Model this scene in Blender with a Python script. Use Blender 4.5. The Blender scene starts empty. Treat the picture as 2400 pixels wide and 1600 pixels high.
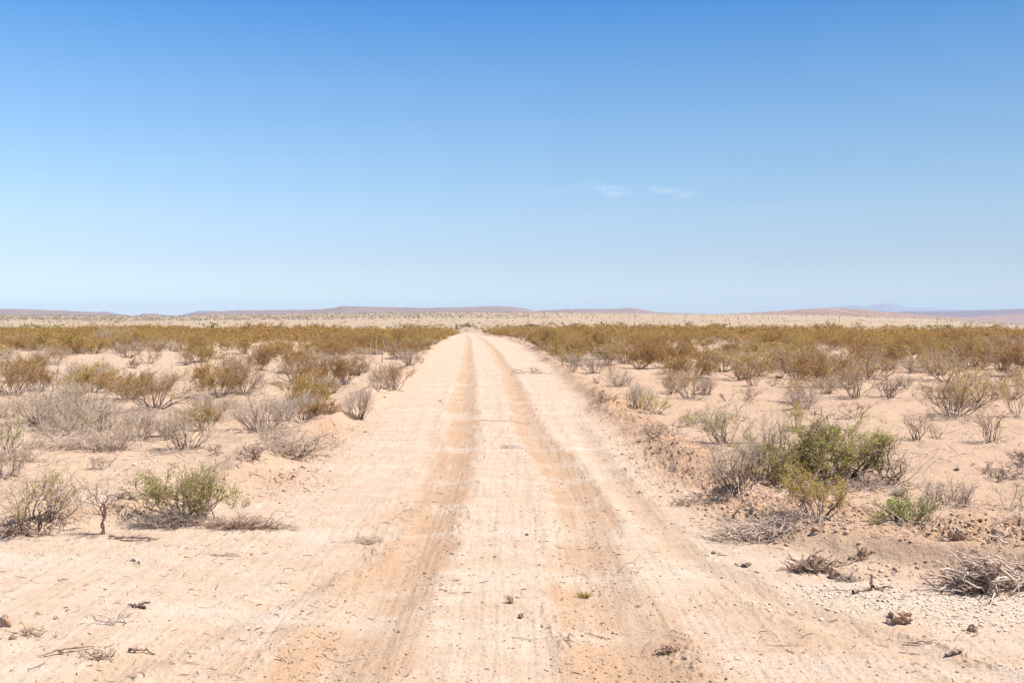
import bpy, math
import numpy as np
from mathutils import Vector

R = math.radians
scene = bpy.context.scene
C = scene.collection

# ------------------------------------------------------------------ camera, sky, sun, exposure
F = 2287.0                 # focal length in pixels of a 2352 px wide picture
CAMH = 2.2
PITCH = math.atan((784 - 736) / F)
cam_d = bpy.data.cameras.new("camera")
cam = bpy.data.objects.new("camera", cam_d)
C.objects.link(cam)
cam.location = (0, 0, CAMH)
cam.rotation_euler = (R(90) - PITCH, 0, 0)
cam_d.sensor_width = 36
cam_d.lens = 36 * F / 2352
cam_d.clip_start = 0.1
cam_d.clip_end = 60000
scene.camera = cam

SUN_EL, SUN_AZ = 60.0, 88.0          # azimuth measured clockwise (to the right) from +Y
sd = bpy.data.lights.new("sun", 'SUN')
sd.energy = 4.6
sd.angle = R(0.53)
sd.color = (1.0, 0.955, 0.88)
sun = bpy.data.objects.new("sun", sd)
C.objects.link(sun)
sun.rotation_euler = (R(90 - SUN_EL), 0, R(180 - SUN_AZ + 0))
# a sun lamp shines along its -Z: aim it from the sun's place in the sky
sv = Vector((math.sin(R(SUN_AZ)) * math.cos(R(SUN_EL)), math.cos(R(SUN_AZ)) * math.cos(R(SUN_EL)), math.sin(R(SUN_EL))))
sun.rotation_euler = sv.to_track_quat('Z', 'Y').to_euler()

scene.view_settings.view_transform = 'Standard'
scene.view_settings.look = 'None'
scene.view_settings.gamma = 1
scene.view_settings.exposure = 1.04

w = bpy.data.worlds.new("World")
scene.world = w
w.use_nodes = True
nt = w.node_tree
nt.nodes.clear()


def N(nt, t, **kw):
    n = nt.nodes.new(t)
    for k, v in kw.items():
        setattr(n, k, v)
    return n


def M(nt, op, a, b=None, c=None, clamp=False):
    n = nt.nodes.new('ShaderNodeMath')
    n.operation = op
    n.use_clamp = clamp
    for i, x in enumerate((a, b, c)):
        if x is None:
            continue
        if isinstance(x, (int, float)):
            n.inputs[i].default_value = x
        else:
            nt.links.new(x, n.inputs[i])
    return n.outputs[0]


def ramp(nt, fac, stops, interp='LINEAR'):
    n = nt.nodes.new('ShaderNodeValToRGB')
    n.color_ramp.interpolation = interp
    el = n.color_ramp.elements
    while len(el) < len(stops):
        el.new(0.5)
    for e, (p, c) in zip(el, stops):
        e.position = p
        e.color = (c, c, c, 1) if isinstance(c, (int, float)) else (*c, 1)
    if not isinstance(fac, (int, float)):
        nt.links.new(fac, n.inputs[0])
    return n.outputs[0]


def mix(nt, fac, a, b, blend='MIX'):
    n = nt.nodes.new('ShaderNodeMix')
    n.data_type = 'RGBA'
    n.blend_type = blend
    n.clamp_factor = True
    for sock, x in ((n.inputs['Factor'], fac), (n.inputs[6], a), (n.inputs[7], b)):
        if isinstance(x, (int, float)):
            sock.default_value = x if sock == n.inputs['Factor'] else (x, x, x, 1)
        elif isinstance(x, tuple):
            sock.default_value = (*x, 1)
        else:
            nt.links.new(x, sock)
    return n.outputs[2]


sky = N(nt, 'ShaderNodeTexSky', sky_type='NISHITA')
sky.sun_disc = False
sky.sun_elevation = R(SUN_EL)
sky.sun_rotation = R(SUN_AZ)
sky.altitude = 1200
sky.air_density = 1.0
sky.dust_density = 0.6
sky.ozone_density = 2.0
tc = N(nt, 'ShaderNodeTexCoord')
sep = N(nt, 'ShaderNodeSeparateXYZ')
nt.links.new(tc.outputs['Generated'], sep.inputs[0])
dx, dy, dz = sep.outputs
SKY_TINT = [(0.0, (0.52, 0.55, 0.63)), (0.02, (0.53, 0.56, 0.64)), (0.059, (0.535, 0.515, 0.575)), (0.103, (0.585, 0.578, 0.60)), (0.145, (0.56, 0.605, 0.625)), (0.187, (0.505, 0.60, 0.655)), (0.228, (0.43, 0.585, 0.68)), (0.268, (0.315, 0.54, 0.69)), (0.303, (0.215, 0.48, 0.71)), (0.5, (0.35, 0.48, 0.66)), (1.0, (0.42, 0.52, 0.66))]
tint = ramp(nt, dz, SKY_TINT)
skyc = mix(nt, 1.0, sky.outputs[0], tint, 'MULTIPLY')
side = M(nt, 'SUBTRACT', 1.02, M(nt, 'MULTIPLY', dx, .44))       # the air is a little brighter to the left
skyc = mix(nt, 1.0, skyc, ramp(nt, M(nt, 'MULTIPLY', side, .5), [(0, 0.0), (1, 1.0)]), 'MULTIPLY')
skyc = mix(nt, 1.0, skyc, (2.24, 2.30, 2.29), 'MULTIPLY')
# thin cirrus wisps, placed by direction in the sky
ay = M(nt, 'MAXIMUM', dy, 0.001)
gx = M(nt, 'DIVIDE', dx, ay)
gz = M(nt, 'DIVIDE', dz, ay)
comb = N(nt, 'ShaderNodeCombineXYZ')
nt.links.new(M(nt, 'MULTIPLY', M(nt, 'ADD', gx, M(nt, 'MULTIPLY', gz, 1.2)), 26.0), comb.inputs[0])
nt.links.new(M(nt, 'MULTIPLY', gz, 150.0), comb.inputs[1])
no = N(nt, 'ShaderNodeTexNoise')
no.inputs['Scale'].default_value = 1.6
no.inputs['Detail'].default_value = 5
no.inputs['Roughness'].default_value = 0.6
no.inputs['Distortion'].default_value = 0.6
nt.links.new(comb.outputs[0], no.inputs['Vector'])
tot = None
for (u, v, wu, wv, s, sl) in [(1392, 438, 84, 17, 1.3, .14), (1545, 442, 76, 13, 1.1, .12), (1300, 434, 60, 6, .32, 0), (1640, 481, 22, 4, .4, 0),
                              (1710, 482, 58, 5, .5, 0), (1890, 467, 90, 8, .33, 0), (2020, 466, 60, 5, .2, 0), (1240, 446, 80, 5, .14, 0)]:
    cx_, cz_ = (u - 1176) / F, (736 - v) / F
    ax = M(nt, 'DIVIDE', M(nt, 'SUBTRACT', gx, cx_), wu / F)
    az = M(nt, 'DIVIDE', M(nt, 'ADD', M(nt, 'SUBTRACT', gz, cz_), M(nt, 'MULTIPLY', M(nt, 'SUBTRACT', gx, cx_), sl)), wv / F)
    r2 = M(nt, 'ADD', M(nt, 'MULTIPLY', ax, ax), M(nt, 'MULTIPLY', az, az))
    e = M(nt, 'MULTIPLY', M(nt, 'SUBTRACT', 1.0, r2, clamp=True), s)
    tot = e if tot is None else M(nt, 'MAXIMUM', tot, e)
cl = M(nt, 'MULTIPLY', tot, ramp(nt, no.outputs[0], [(0.38, 0.0), (0.72, 1.0)]))
cl = M(nt, 'MULTIPLY', cl, M(nt, 'GREATER_THAN', dy, 0.01))
skyc = mix(nt, M(nt, 'MULTIPLY', cl, 0.30), skyc, (4.6, 4.9, 5.5))
bg = N(nt, 'ShaderNodeBackground')
bg.inputs[1].default_value = 0.10
nt.links.new(skyc, bg.inputs[0])
wo = N(nt, 'ShaderNodeOutputWorld')
nt.links.new(bg.outputs[0], wo.inputs[0])


# ------------------------------------------------------------------ noise and terrain
def _h(ix, iy, seed):
    n = (ix.astype(np.int64) * 374761393 + iy.astype(np.int64) * 668265263 + seed * 1442695041) & 0x7fffffff
    n = ((n ^ (n >> 13)) * 1274126177) & 0x7fffffff
    n = n ^ (n >> 16)
    return (n & 0xffff) / 65535.0


def vnoise(x, y, seed=0):
    x = np.asarray(x, float)
    y = np.asarray(y, float)
    x0 = np.floor(x)
    y0 = np.floor(y)
    fx = x - x0
    fy = y - y0
    fx = fx * fx * fx * (fx * (fx * 6 - 15) + 10)
    fy = fy * fy * fy * (fy * (fy * 6 - 15) + 10)
    a = _h(x0, y0, seed)
    b = _h(x0 + 1, y0, seed)
    c = _h(x0, y0 + 1, seed)
    d = _h(x0 + 1, y0 + 1, seed)
    return (a + (b - a) * fx) * (1 - fy) + (c + (d - c) * fx) * fy - 0.5


def fbm(x, y, seed=0, oct=4, rough=.5):
    s = 0
    a = 1.0
    for i in range(oct):
        # rotate every octave so the lattice never lines up
        ca, sa = math.cos(i * 1.1 + .4), math.sin(i * 1.1 + .4)
        s = s + a * vnoise((x * ca - y * sa) * 2 ** i + 17.3 * i, (x * sa + y * ca) * 2 ** i - 9.1 * i, seed + i)
        a *= rough
    return s


def ss(a, b, x):
    t = np.clip((x - a) / (b - a), 0, 1)
    return t * t * (3 - 2 * t)


def tab(y, t):
    return np.interp(y, [p[0] for p in t], [p[1] for p in t])


L_T = [(8.6, -60), (9.6, -12), (10.4, -5.0), (11.0, -3.9), (13, -3.5), (19, -3.2), (44, -3.8), (78, -5.8), (129, -7.4), (173, -8.8), (300, -15), (700, -32)]
R_T = [(5.2, 60), (6.2, 7.5), (7.6, 4.6), (9.2, 3.1), (10.5, 2.7), (12.8, 2.5), (19, 2.1), (44, 1.9), (78, 1.4), (129, -1.2), (173, -5.6), (300, -11), (700, -27)]
RUT_L = [(3, -1.15), (6, -1.12), (7.6, -1.03), (9, -.97), (10.8, -.90), (12.5, -.87), (19, -.95), (30, -1.45), (44, -2.0), (78, -3.45), (114, -5.0), (173, -8.0), (700, -30)]
RUT_R = [(3, .95), (6, .86), (7.6, .74), (8.9, .72), (10.8, .8), (13.8, .81), (17.1, .59), (19, .42), (30, .12), (44, -.25), (78, -1.5), (114, -3.3), (173, -6.4), (700, -28.6)]
RUT_C = [(3, 3.6), (6, 3.0), (7.5, 2.2), (9, 1.75), (11, 1.5), (14, 1.45), (20, 1.4), (30, 1.1)]
RUT_D = [(3, -3.2), (6, -2.6), (7.5, -2.0), (9, -1.45), (12, -1.25), (15, -1.2), (22, -1.7), (30, -2.2)]
V_CREST = [(-700, 724), (0, 725), (400, 726), (700, 721), (1000, 717), (1300, 718), (1600, 722), (1900, 723), (2100, 731), (2352, 744), (3000, 750)]


def masks(x, y):
    n1 = fbm(x * .8, y * .8, 11, 3)
    yy = y + fbm(x * .35, y * .35, 12, 2) * .6
    s = np.maximum(tab(yy, L_T) - x, x - tab(yy, R_T)) + n1 * .35
    side_r = x - tab(yy, R_T) > tab(yy, L_T) - x
    return s, side_r


def terrain(x, y, fine=True):
    x = np.asarray(x, float)
    y = np.asarray(y, float)
    r = np.hypot(x, y)
    s, side_r = masks(x, y)
    nearf = 1 - ss(140, 220, r)
    out = ss(-.15, .55, s)
    # windrows of graded soil at both edges of the track
    berm = np.exp(-((s - .45) / .38) ** 2) * (.10 + .10 * (fbm(x * 1.3, y * .6, 21, 3) + .3)) * np.where(side_r, .8, 1.15)
    z = out * .07 + berm + out * (fbm(x * .22, y * .22, 31, 3) * .16 + fbm(x * .9, y * .9, 32, 3) * .09)
    z = z + (1 - out) * fbm(x * .35, y * .2, 33, 3) * .03
    inroad = 1 - ss(-.2, .3, s)
    wob = fbm(x * .2 + 3, y * .35, 41, 2) * .12
    for t, dpt, wd in ((RUT_L, .045, .26), (RUT_R, .04, .24), (RUT_C, .03, .16), (RUT_D, .022, .15)):
        q = (x - tab(y, t) + wob) / wd
        m = inroad * (1 if dpt > .035 else ss(26, 18, y))
        z = z - dpt * np.exp(-q ** 2) * m
        z = z + dpt * .4 * np.exp(-((np.abs(q) - 1.75) / .5) ** 2) * m * (.6 + fbm(x * 3, y * 2, 43, 2))
    z = z * nearf
    if fine:
        fn = 1 - ss(60, 110, r)
        cl = clodmask(x, y)
        z = z + fn * (fbm(x * 3.1, y * 3.1, 51, 5, .55) * (.012 + .022 * out) + cl * (.13 * np.maximum(fbm(x * 5, y * 5, 52, 5, .66), -.05) + .02))
        # small crusted ripples and scrapings across the track
        z = z + fn * (1 - out) * .011 * fbm(x * 6 + y * 1.5, y * 26, 53, 4, .6) * ss(-.15, .2, fbm(x * .6, y * .6, 54, 2))
        z = z + fn * inroad * .007 * fbm(x * 13, y * .6, 58, 3, .6)
        # crumbled shoulders of the wheel tracks
        e = 0
        for t, wd in ((RUT_L, .30), (RUT_R, .28), (RUT_C, .2), (RUT_D, .18)):
            q = np.abs(x - tab(y, t) + fbm(x * .2 + 3, y * .35, 41, 2) * .12) / wd
            e = np.maximum(e, np.exp(-((q - 1.25) / .55) ** 2))
        rg = e * ss(-.25, .25, fbm(x * 1.6, y * .9, 55, 2)) + .35 * ss(.0, .3, fbm(x * 1.1, y * 1.1, 56, 2))
        z = z + fn * (1 - out) * rg * .030 * np.maximum(fbm(x * 13, y * 13, 57, 3, .65), 0)
    # the plain: dips to a dry valley, climbs to a far crest
    az_u = 1176 + F * x / np.maximum(y, .3 * r + .01)
    vc = tab(az_u, V_CREST) + vnoise(az_u / 60, az_u * 0, 61) * 1.2
    t = np.clip((r - 720) / 1780, 0, 1)
    vr = 753 + (vc - 753) * t ** .75
    zf = CAMH + (736 - vr) / F * np.minimum(r, 2500)
    zf = zf - np.maximum(r - 2500, 0) * .004
    near_prof = tab(r, [(0, 0), (120, 0), (170, -.3), (300, -1.6), (450, -2.9), (600, -3.4), (720, CAMH - 17 / F * 720)])
    zfar = np.where(r < 720, near_prof, zf)
    return z + zfar + ss(250, 900, r) * fbm(x / 130, y / 130, 62, 3) * .8


def clodmask(x, y):
    """heaps of broken earth: right verge and the inner face of the left windrow"""
    def bl(cx, cy, rx, ry):
        return np.exp(-(((x - cx) / rx) ** 2 + ((y - cy) / ry) ** 2))
    m = bl(4.3, 10.1, 1.4, .5) + bl(3.5, 10.9, 1.0, .6) + bl(5.2, 9.3, 1.2, .4) + .35 * bl(3.6, 8.6, 1.2, .3) + 0
    m = m + 1.0 * bl(2.6, 16.0, .8, 3.0) + .9 * bl(2.6, 23, .6, 4) + .6 * bl(2.6, 32, .6, 6) + .55 * bl(-3.3, 19, .5, 5) + .5 * bl(-3.1, 13.5, .6, 1.2) + .5 * bl(2.7, 12.3, .5, 1.2) + .4 * bl(6.5, 11, 2.5, 1)
    return np.clip(m * (1 + 1.4 * fbm(x * 1.7, y * 1.7, 71, 2)), 0, 1)


def gravelmask(x, y):
    def bl(cx, cy, rx, ry):
        return np.exp(-(((x - cx) / rx) ** 2 + ((y - cy) / ry) ** 2))
    m = bl(3.4, 7.75, .9, .28) + bl(4.0, 7.3, .8, .3) + bl(2.75, 8.2, .4, .2) + 1.1 * bl(-5.0, 11.9, .55, .45) + .6 * bl(-4.2, 9.1, .5, .2)
    return np.clip(m * (1 + 1.2 * fbm(x * 2.3, y * 2.3, 81, 2)), 0, 1)


cp, sp = math.cos(PITCH), math.sin(PITCH)


def at(u, v):
    """the ground point that the picture shows at (u, v) of a 2352 x 1568 frame"""
    a, b, c = (u - 1176) / F, 1.0, -(v - 784) / F
    d = np.array([a, b * cp + c * sp, c * cp - b * sp])
    t0 = 3.0
    for k in range(60):
        p = d * t0
        z = float(terrain(p[0], p[1], False))
        t1 = (CAMH - z) / -d[2] if d[2] < 0 else t0
        t0 = .5 * t0 + .5 * t1
    p = d * t0
    return p[0], p[1], float(terrain(p[0], p[1], True))


# ------------------------------------------------------------------ mesh helpers
def mesh_np(name, verts, faces, mats, attrs=None, smooth=False, mat_index=None):
    """faces: (n, k) integer array"""
    me = bpy.data.meshes.new(name)
    verts = np.ascontiguousarray(verts, dtype=np.float32)
    faces = np.ascontiguousarray(faces, dtype=np.int32)
    n, k = faces.shape
    me.vertices.add(len(verts))
    me.vertices.foreach_set('co', verts.ravel())
    me.loops.add(n * k)
    me.loops.foreach_set('vertex_index', faces.ravel())
    me.polygons.add(n)
    me.polygons.foreach_set('loop_start', np.arange(0, n * k, k, dtype=np.int32))
    me.polygons.foreach_set('loop_total', np.full(n, k, dtype=np.int32))
    if smooth:
        me.polygons.foreach_set('use_smooth', np.ones(n, dtype=bool))
    for m in (mats if isinstance(mats, (list, tuple)) else [mats]):
        me.materials.append(m)
    if mat_index is not None:
        me.polygons.foreach_set('material_index', np.ascontiguousarray(mat_index, dtype=np.int32))
    for an, arr in (attrs or {}).items():
        at_ = me.attributes.new(an, 'FLOAT', 'POINT')
        at_.data.foreach_set('value', np.ascontiguousarray(arr, dtype=np.float32))
    me.update(calc_edges=True)
    return me


def link(name, me, parent=None, loc=(0, 0, 0)):
    o = bpy.data.objects.new(name, me)
    C.objects.link(o)
    o.location = loc
    if parent is not None:
        o.parent = parent
    return o


def tag(o, label, cat, group=None):
    o['label'] = label
    o['category'] = cat
    if group:
        o['group'] = group
    return o


def empty(name, loc, label, cat, group=None, rz=0, sc=1):
    o = bpy.data.objects.new(name, None)
    C.objects.link(o)
    o.location = loc
    o.rotation_euler = (0, 0, rz)
    o.scale = (sc, sc, sc) if isinstance(sc, (int, float)) else sc
    o.empty_display_size = .1
    return tag(o, label, cat, group)


def nrm(a):
    return a / np.maximum(np.linalg.norm(a, axis=-1, keepdims=True), 1e-9)


class Geo:
    """collects quads and builds them as one mesh"""
    def __init__(self):
        self.v, self.f, self.m, self.n = [], [], [], 0

    def add(self, v, f, mi=0):
        self.v.append(v)
        self.f.append(f + self.n)
        self.m.append(np.full(len(f), mi))
        self.n += len(v)

    def tubes(self, P, rad, sides=3, mi=0):
        """P: (N, S, 3) polylines, rad: (N, S)"""
        n, s, _ = P.shape
        if n == 0:
            return
        T = nrm(np.gradient(P, axis=1))
        ref = np.where(np.abs(T[..., 2:3]) > .9, np.array([1., 0, 0]), np.array([0, 0, 1.]))
        A = nrm(np.cross(T, ref))
        B = np.cross(T, A)
        th = np.arange(sides) * 2 * math.pi / sides
        ring = P[:, :, None, :] + rad[:, :, None, None] * (A[:, :, None, :] * np.cos(th)[None, None, :, None] + B[:, :, None, :] * np.sin(th)[None, None, :, None])
        V = ring.reshape(-1, 3)
        i = np.arange(n)[:, None, None] * s * sides + np.arange(s - 1)[None, :, None] * sides
        k = np.arange(sides)[None, None, :]
        k2 = (k + 1) % sides
        fq = np.stack(np.broadcast_arrays(i + k, i + k2, i + sides + k2, i + sides + k), -1).reshape(-1, 4)
        self.add(V, fq, mi)

    def leaves(self, rng, P, ln, wd, up=.3, mi=0):
        n = len(P)
        if n == 0:
            return
        a = nrm(rng.normal(size=(n, 3)) + np.array([0, 0, up]))
        b = nrm(np.cross(a, rng.normal(size=(n, 3))))
        l = (ln * rng.uniform(.6, 1.3, n))[:, None]
        w_ = (wd * rng.uniform(.6, 1.3, n))[:, None]
        V = np.stack([P, P + a * l * .5 + b * w_ * .5, P + a * l, P + a * l * .5 - b * w_ * .5], 1).reshape(-1, 3)
        self.add(V, np.arange(n * 4).reshape(-1, 4), mi)

    def arrays(self):
        return np.concatenate(self.v), np.concatenate(self.f), np.concatenate(self.m)

    def mesh(self, name, mats, smooth=False):
        v, f, m = self.arrays()
        return mesh_np(name, v, f, mats, smooth=smooth, mat_index=m if isinstance(mats, (list, tuple)) and len(mats) > 1 else None)


def grow(rng, P0, T, steps, wob, start=None, zmin=None):
    """polylines from P0 that wander towards their targets T"""
    n = len(P0)
    L = np.linalg.norm(T - P0, axis=1, keepdims=True)
    D = nrm(start if start is not None else T - P0)
    P = [P0]
    for s in range(steps):
        to = nrm(T - P[-1])
        D = nrm(D * (1 - .45) + to * .45 + rng.normal(size=(n, 3)) * wob)
        q = P[-1] + D * L / steps
        if zmin is not None:
            q[:, 2] = np.maximum(q[:, 2], zmin)
        P.append(q)
    return np.stack(P, 1)


def kids(rng, par, k, ln, spread, lo=.35, lift=.15):
    """k children on every parent polyline, starting past the fraction lo"""
    n, s, _ = par.shape
    t = rng.uniform(lo, 1.0, (n, k)) * (s - 1)
    i = np.minimum(t.astype(int), s - 2)
    fr = (t - i)[..., None]
    idx = np.arange(n)[:, None]
    A, B = par[idx, i], par[idx, i + 1]
    P0 = (A + (B - A) * fr).reshape(-1, 3)
    D = nrm(B - A).reshape(-1, 3)
    D = nrm(D + rng.normal(size=D.shape) * spread + np.array([0, 0, lift]))
    L = ln * rng.uniform(.45, 1.2, (len(P0), 1))
    return P0, P0 + D * L, (t / (s - 1)).reshape(-1)


def rad_line(n, s, r0, r1):
    return np.broadcast_to(np.linspace(r0, r1, s)[None, :], (n, s)).copy()


def plant(seed, h, wd, n1=12, k2=6, k3=4, leaf_n=600, leaf=.02, lf_low=.35, wob=.22, dome=.35, base=.05, flat=0., lean=(0, 0), thick=1., leafk=.8, zmin=None, open_=0., sides=3, clump=.55, top=1.0):
    """bush geometry: (wood Geo, leaf Geo)"""
    rng = np.random.default_rng(seed)
    g, lf = Geo(), Geo()
    a = rng.uniform(0, 2 * math.pi, n1)
    rr = np.maximum(np.sqrt(rng.uniform(0, 1, n1)), open_)
    x, y = np.cos(a) * rr * wd * .5, np.sin(a) * rr * wd * .5
    z = h * (1 - dome * rr ** 2) * rng.uniform(.62, 1.0, n1) * top
    z = np.maximum(z * (1 - flat * rr), .05 * h)
    T = np.stack([x + lean[0], y + lean[1], z], 1)
    P0 = np.stack([np.cos(a) * base * rng.uniform(0, 1, n1), np.sin(a) * base * rng.uniform(0, 1, n1), np.full(n1, -.04)], 1)
    st = nrm(T * np.array([1.0, 1.0, .95]) + rng.normal(size=(n1, 3)) * .18 * h)
    l1 = grow(rng, P0, T, 7, wob, st, zmin)
    r1 = .0085 * h * thick + .003
    g.tubes(l1, rad_line(n1, 8, r1, r1 * .28) * rng.uniform(.6, 1.25, (n1, 1)), max(sides, 4), 1)
    p, t, fr = kids(rng, l1, k2, h * .36, .55)
    l2 = grow(rng, p, t, 4, wob * .9, None, zmin)
    g.tubes(l2, rad_line(len(l2), 5, r1 * .34, r1 * .16), sides)
    p, t, fr3 = kids(rng, l2, k3, h * .17, .6, lo=.2)
    l3 = grow(rng, p, t, 2, wob, None, zmin)
    g.tubes(l3, rad_line(len(l3), 3, max(r1 * .16, .0016), max(r1 * .08, .0010)), sides)
    if leaf_n:
        leafy2 = np.repeat(rng.uniform(0, 1, len(l2)) < clump, k3)
        zz = l3[:, -1, 2]
        ok = leafy2 & (zz > lf_low * h * rng.uniform(.6, 1.5, len(l3)))
        c = l3[ok]
        if len(c):
            idx = rng.integers(0, len(c), leaf_n)
            fr_ = rng.uniform(0, 1, (leaf_n, 1))
            seg = rng.integers(0, 2, leaf_n)
            pos = c[idx, seg] + (c[idx, seg + 1] - c[idx, seg]) * fr_ + rng.normal(size=(leaf_n, 3)) * leaf * leafk
            lf.leaves(rng, pos, leaf, leaf * .62)
    # bring the grown crown to the wanted height and width
    kz = h / max(np.percentile(l3[..., 2], 98.5), .05)
    kx = wd / max(np.percentile(l3[..., 0], 98) - np.percentile(l3[..., 0], 2), .05)
    kz, kx = min(max(kz, .6), 1.9), min(max(kx, .6), 1.9)
    for q in (g, lf):
        q.v = [a_ * np.array([kx, kx, kz]) for a_ in q.v]
    return g, lf


# ------------------------------------------------------------------ materials
def mat_new(name):
    m = bpy.data.materials.new(name)
    m.use_nodes = True
    t = m.node_tree
    b = t.nodes['Principled BSDF']
    b.inputs['Roughness'].default_value = .85
    b.inputs['Specular IOR Level'].default_value = .2
    return m, t, b


def leaf_mat(name, cols, trans=.42):
    m, t, b = mat_new(name)
    g = N(t, 'ShaderNodeNewGeometry')
    o = N(t, 'ShaderNodeObjectInfo')
    c = ramp(t, g.outputs['Random Per Island'], [(i / (len(cols) - 1), x) for i, x in enumerate(cols)])
    hs = N(t, 'ShaderNodeHueSaturation')
    t.links.new(M(t, 'ADD', M(t, 'MULTIPLY', o.outputs['Random'], .03), .485), hs.inputs['Hue'])
    pn = N(t, 'ShaderNodeTexNoise')
    pn.inputs['Scale'].default_value = .55
    pn.inputs['Detail'].default_value = 3
    t.links.new(g.outputs['Position'], pn.inputs['Vector'])
    vv = M(t, 'ADD', M(t, 'MULTIPLY', o.outputs['Random'], .35), .55)
    vv = M(t, 'ADD', vv, M(t, 'MULTIPLY', pn.outputs[0], .55))
    t.links.new(vv, hs.inputs['Value'])
    t.links.new(c, hs.inputs['Color'])
    t.links.new(hs.outputs[0], b.inputs['Base Color'])
    b.inputs['Roughness'].default_value = .55
    tr = N(t, 'ShaderNodeBsdfTranslucent')
    t.links.new(hs.outputs[0], tr.inputs[0])
    ms = N(t, 'ShaderNodeMixShader')
    ms.inputs[0].default_value = trans
    t.links.new(b.outputs[0], ms.inputs[1])
    t.links.new(tr.outputs[0], ms.inputs[2])
    t.links.new(ms.outputs[0], t.nodes['Material Output'].inputs[0])
    return m


def wood_mat(name, cols):
    m, t, b = mat_new(name)
    g = N(t, 'ShaderNodeNewGeometry')
    tc = N(t, 'ShaderNodeTexCoord')
    n = N(t, 'ShaderNodeTexNoise')
    n.inputs['Scale'].default_value = 22
    n.inputs['Detail'].default_value = 4
    t.links.new(tc.outputs['Object'], n.inputs['Vector'])
    f = M(t, 'ADD', M(t, 'MULTIPLY', g.outputs['Random Per Island'], .65), M(t, 'MULTIPLY', n.outputs[0], .4), clamp=True)
    t.links.new(ramp(t, f, [(.1 + .8 * i / (len(cols) - 1), x) for i, x in enumerate(cols)]), b.inputs['Base Color'])
    return m


M_OLIVE = leaf_mat('creosote_leaf', [(.25, .135, .047), (.37, .212, .064), (.47, .288, .085), (.35, .228, .055), (.53, .36, .14)])
M_OCHRE = leaf_mat('ochre_leaf', [(.36, .22, .03), (.44, .30, .04), (.36, .29, .035), (.5, .36, .06)])
M_RUST = leaf_mat('rust_leaf', [(.27, .12, .045), (.36, .19, .07), (.42, .26, .11), (.3, .17, .05)])
M_GREEN = leaf_mat('mesquite_leaf', [(.16, .21, .035), (.35, .40, .06), (.48, .52, .11), (.43, .42, .09), (.47, .47, .18)], .58)
M_SAGE = leaf_mat('sage_leaf', [(.24, .23, .06), (.32, .33, .08), (.42, .38, .15), (.30, .35, .07)], .3)
M_DEEPGREEN = leaf_mat('deep_green_leaf', [(.11, .15, .03), (.19, .24, .04), (.28, .33, .07), (.24, .26, .05), (.38, .39, .14)], .45)
M_STRAW = leaf_mat('straw', [(.40, .27, .13), (.55, .40, .21), (.66, .50, .30)], .3)
M_GREYTWIG = wood_mat('grey_twig', [(.33, .235, .175), (.52, .40, .315), (.66, .535, .43)])
M_BROWNTWIG = wood_mat('brown_twig', [(.17, .105, .07), (.31, .20, .14), (.45, .325, .24)])
M_PALETWIG = wood_mat('pale_twig', [(.34, .25, .19), (.50, .39, .32), (.62, .52, .44)])
M_BARK = wood_mat('dark_bark', [(.06, .035, .025), (.16, .10, .075), (.28, .19, .15)])
M_STEM = wood_mat('stem_bark', [(.10, .065, .05), (.20, .14, .11), (.31, .24, .20)])
M_DRIFT = wood_mat('weathered_wood', [(.16, .10, .075), (.34, .23, .17), (.50, .37, .29)])


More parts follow.
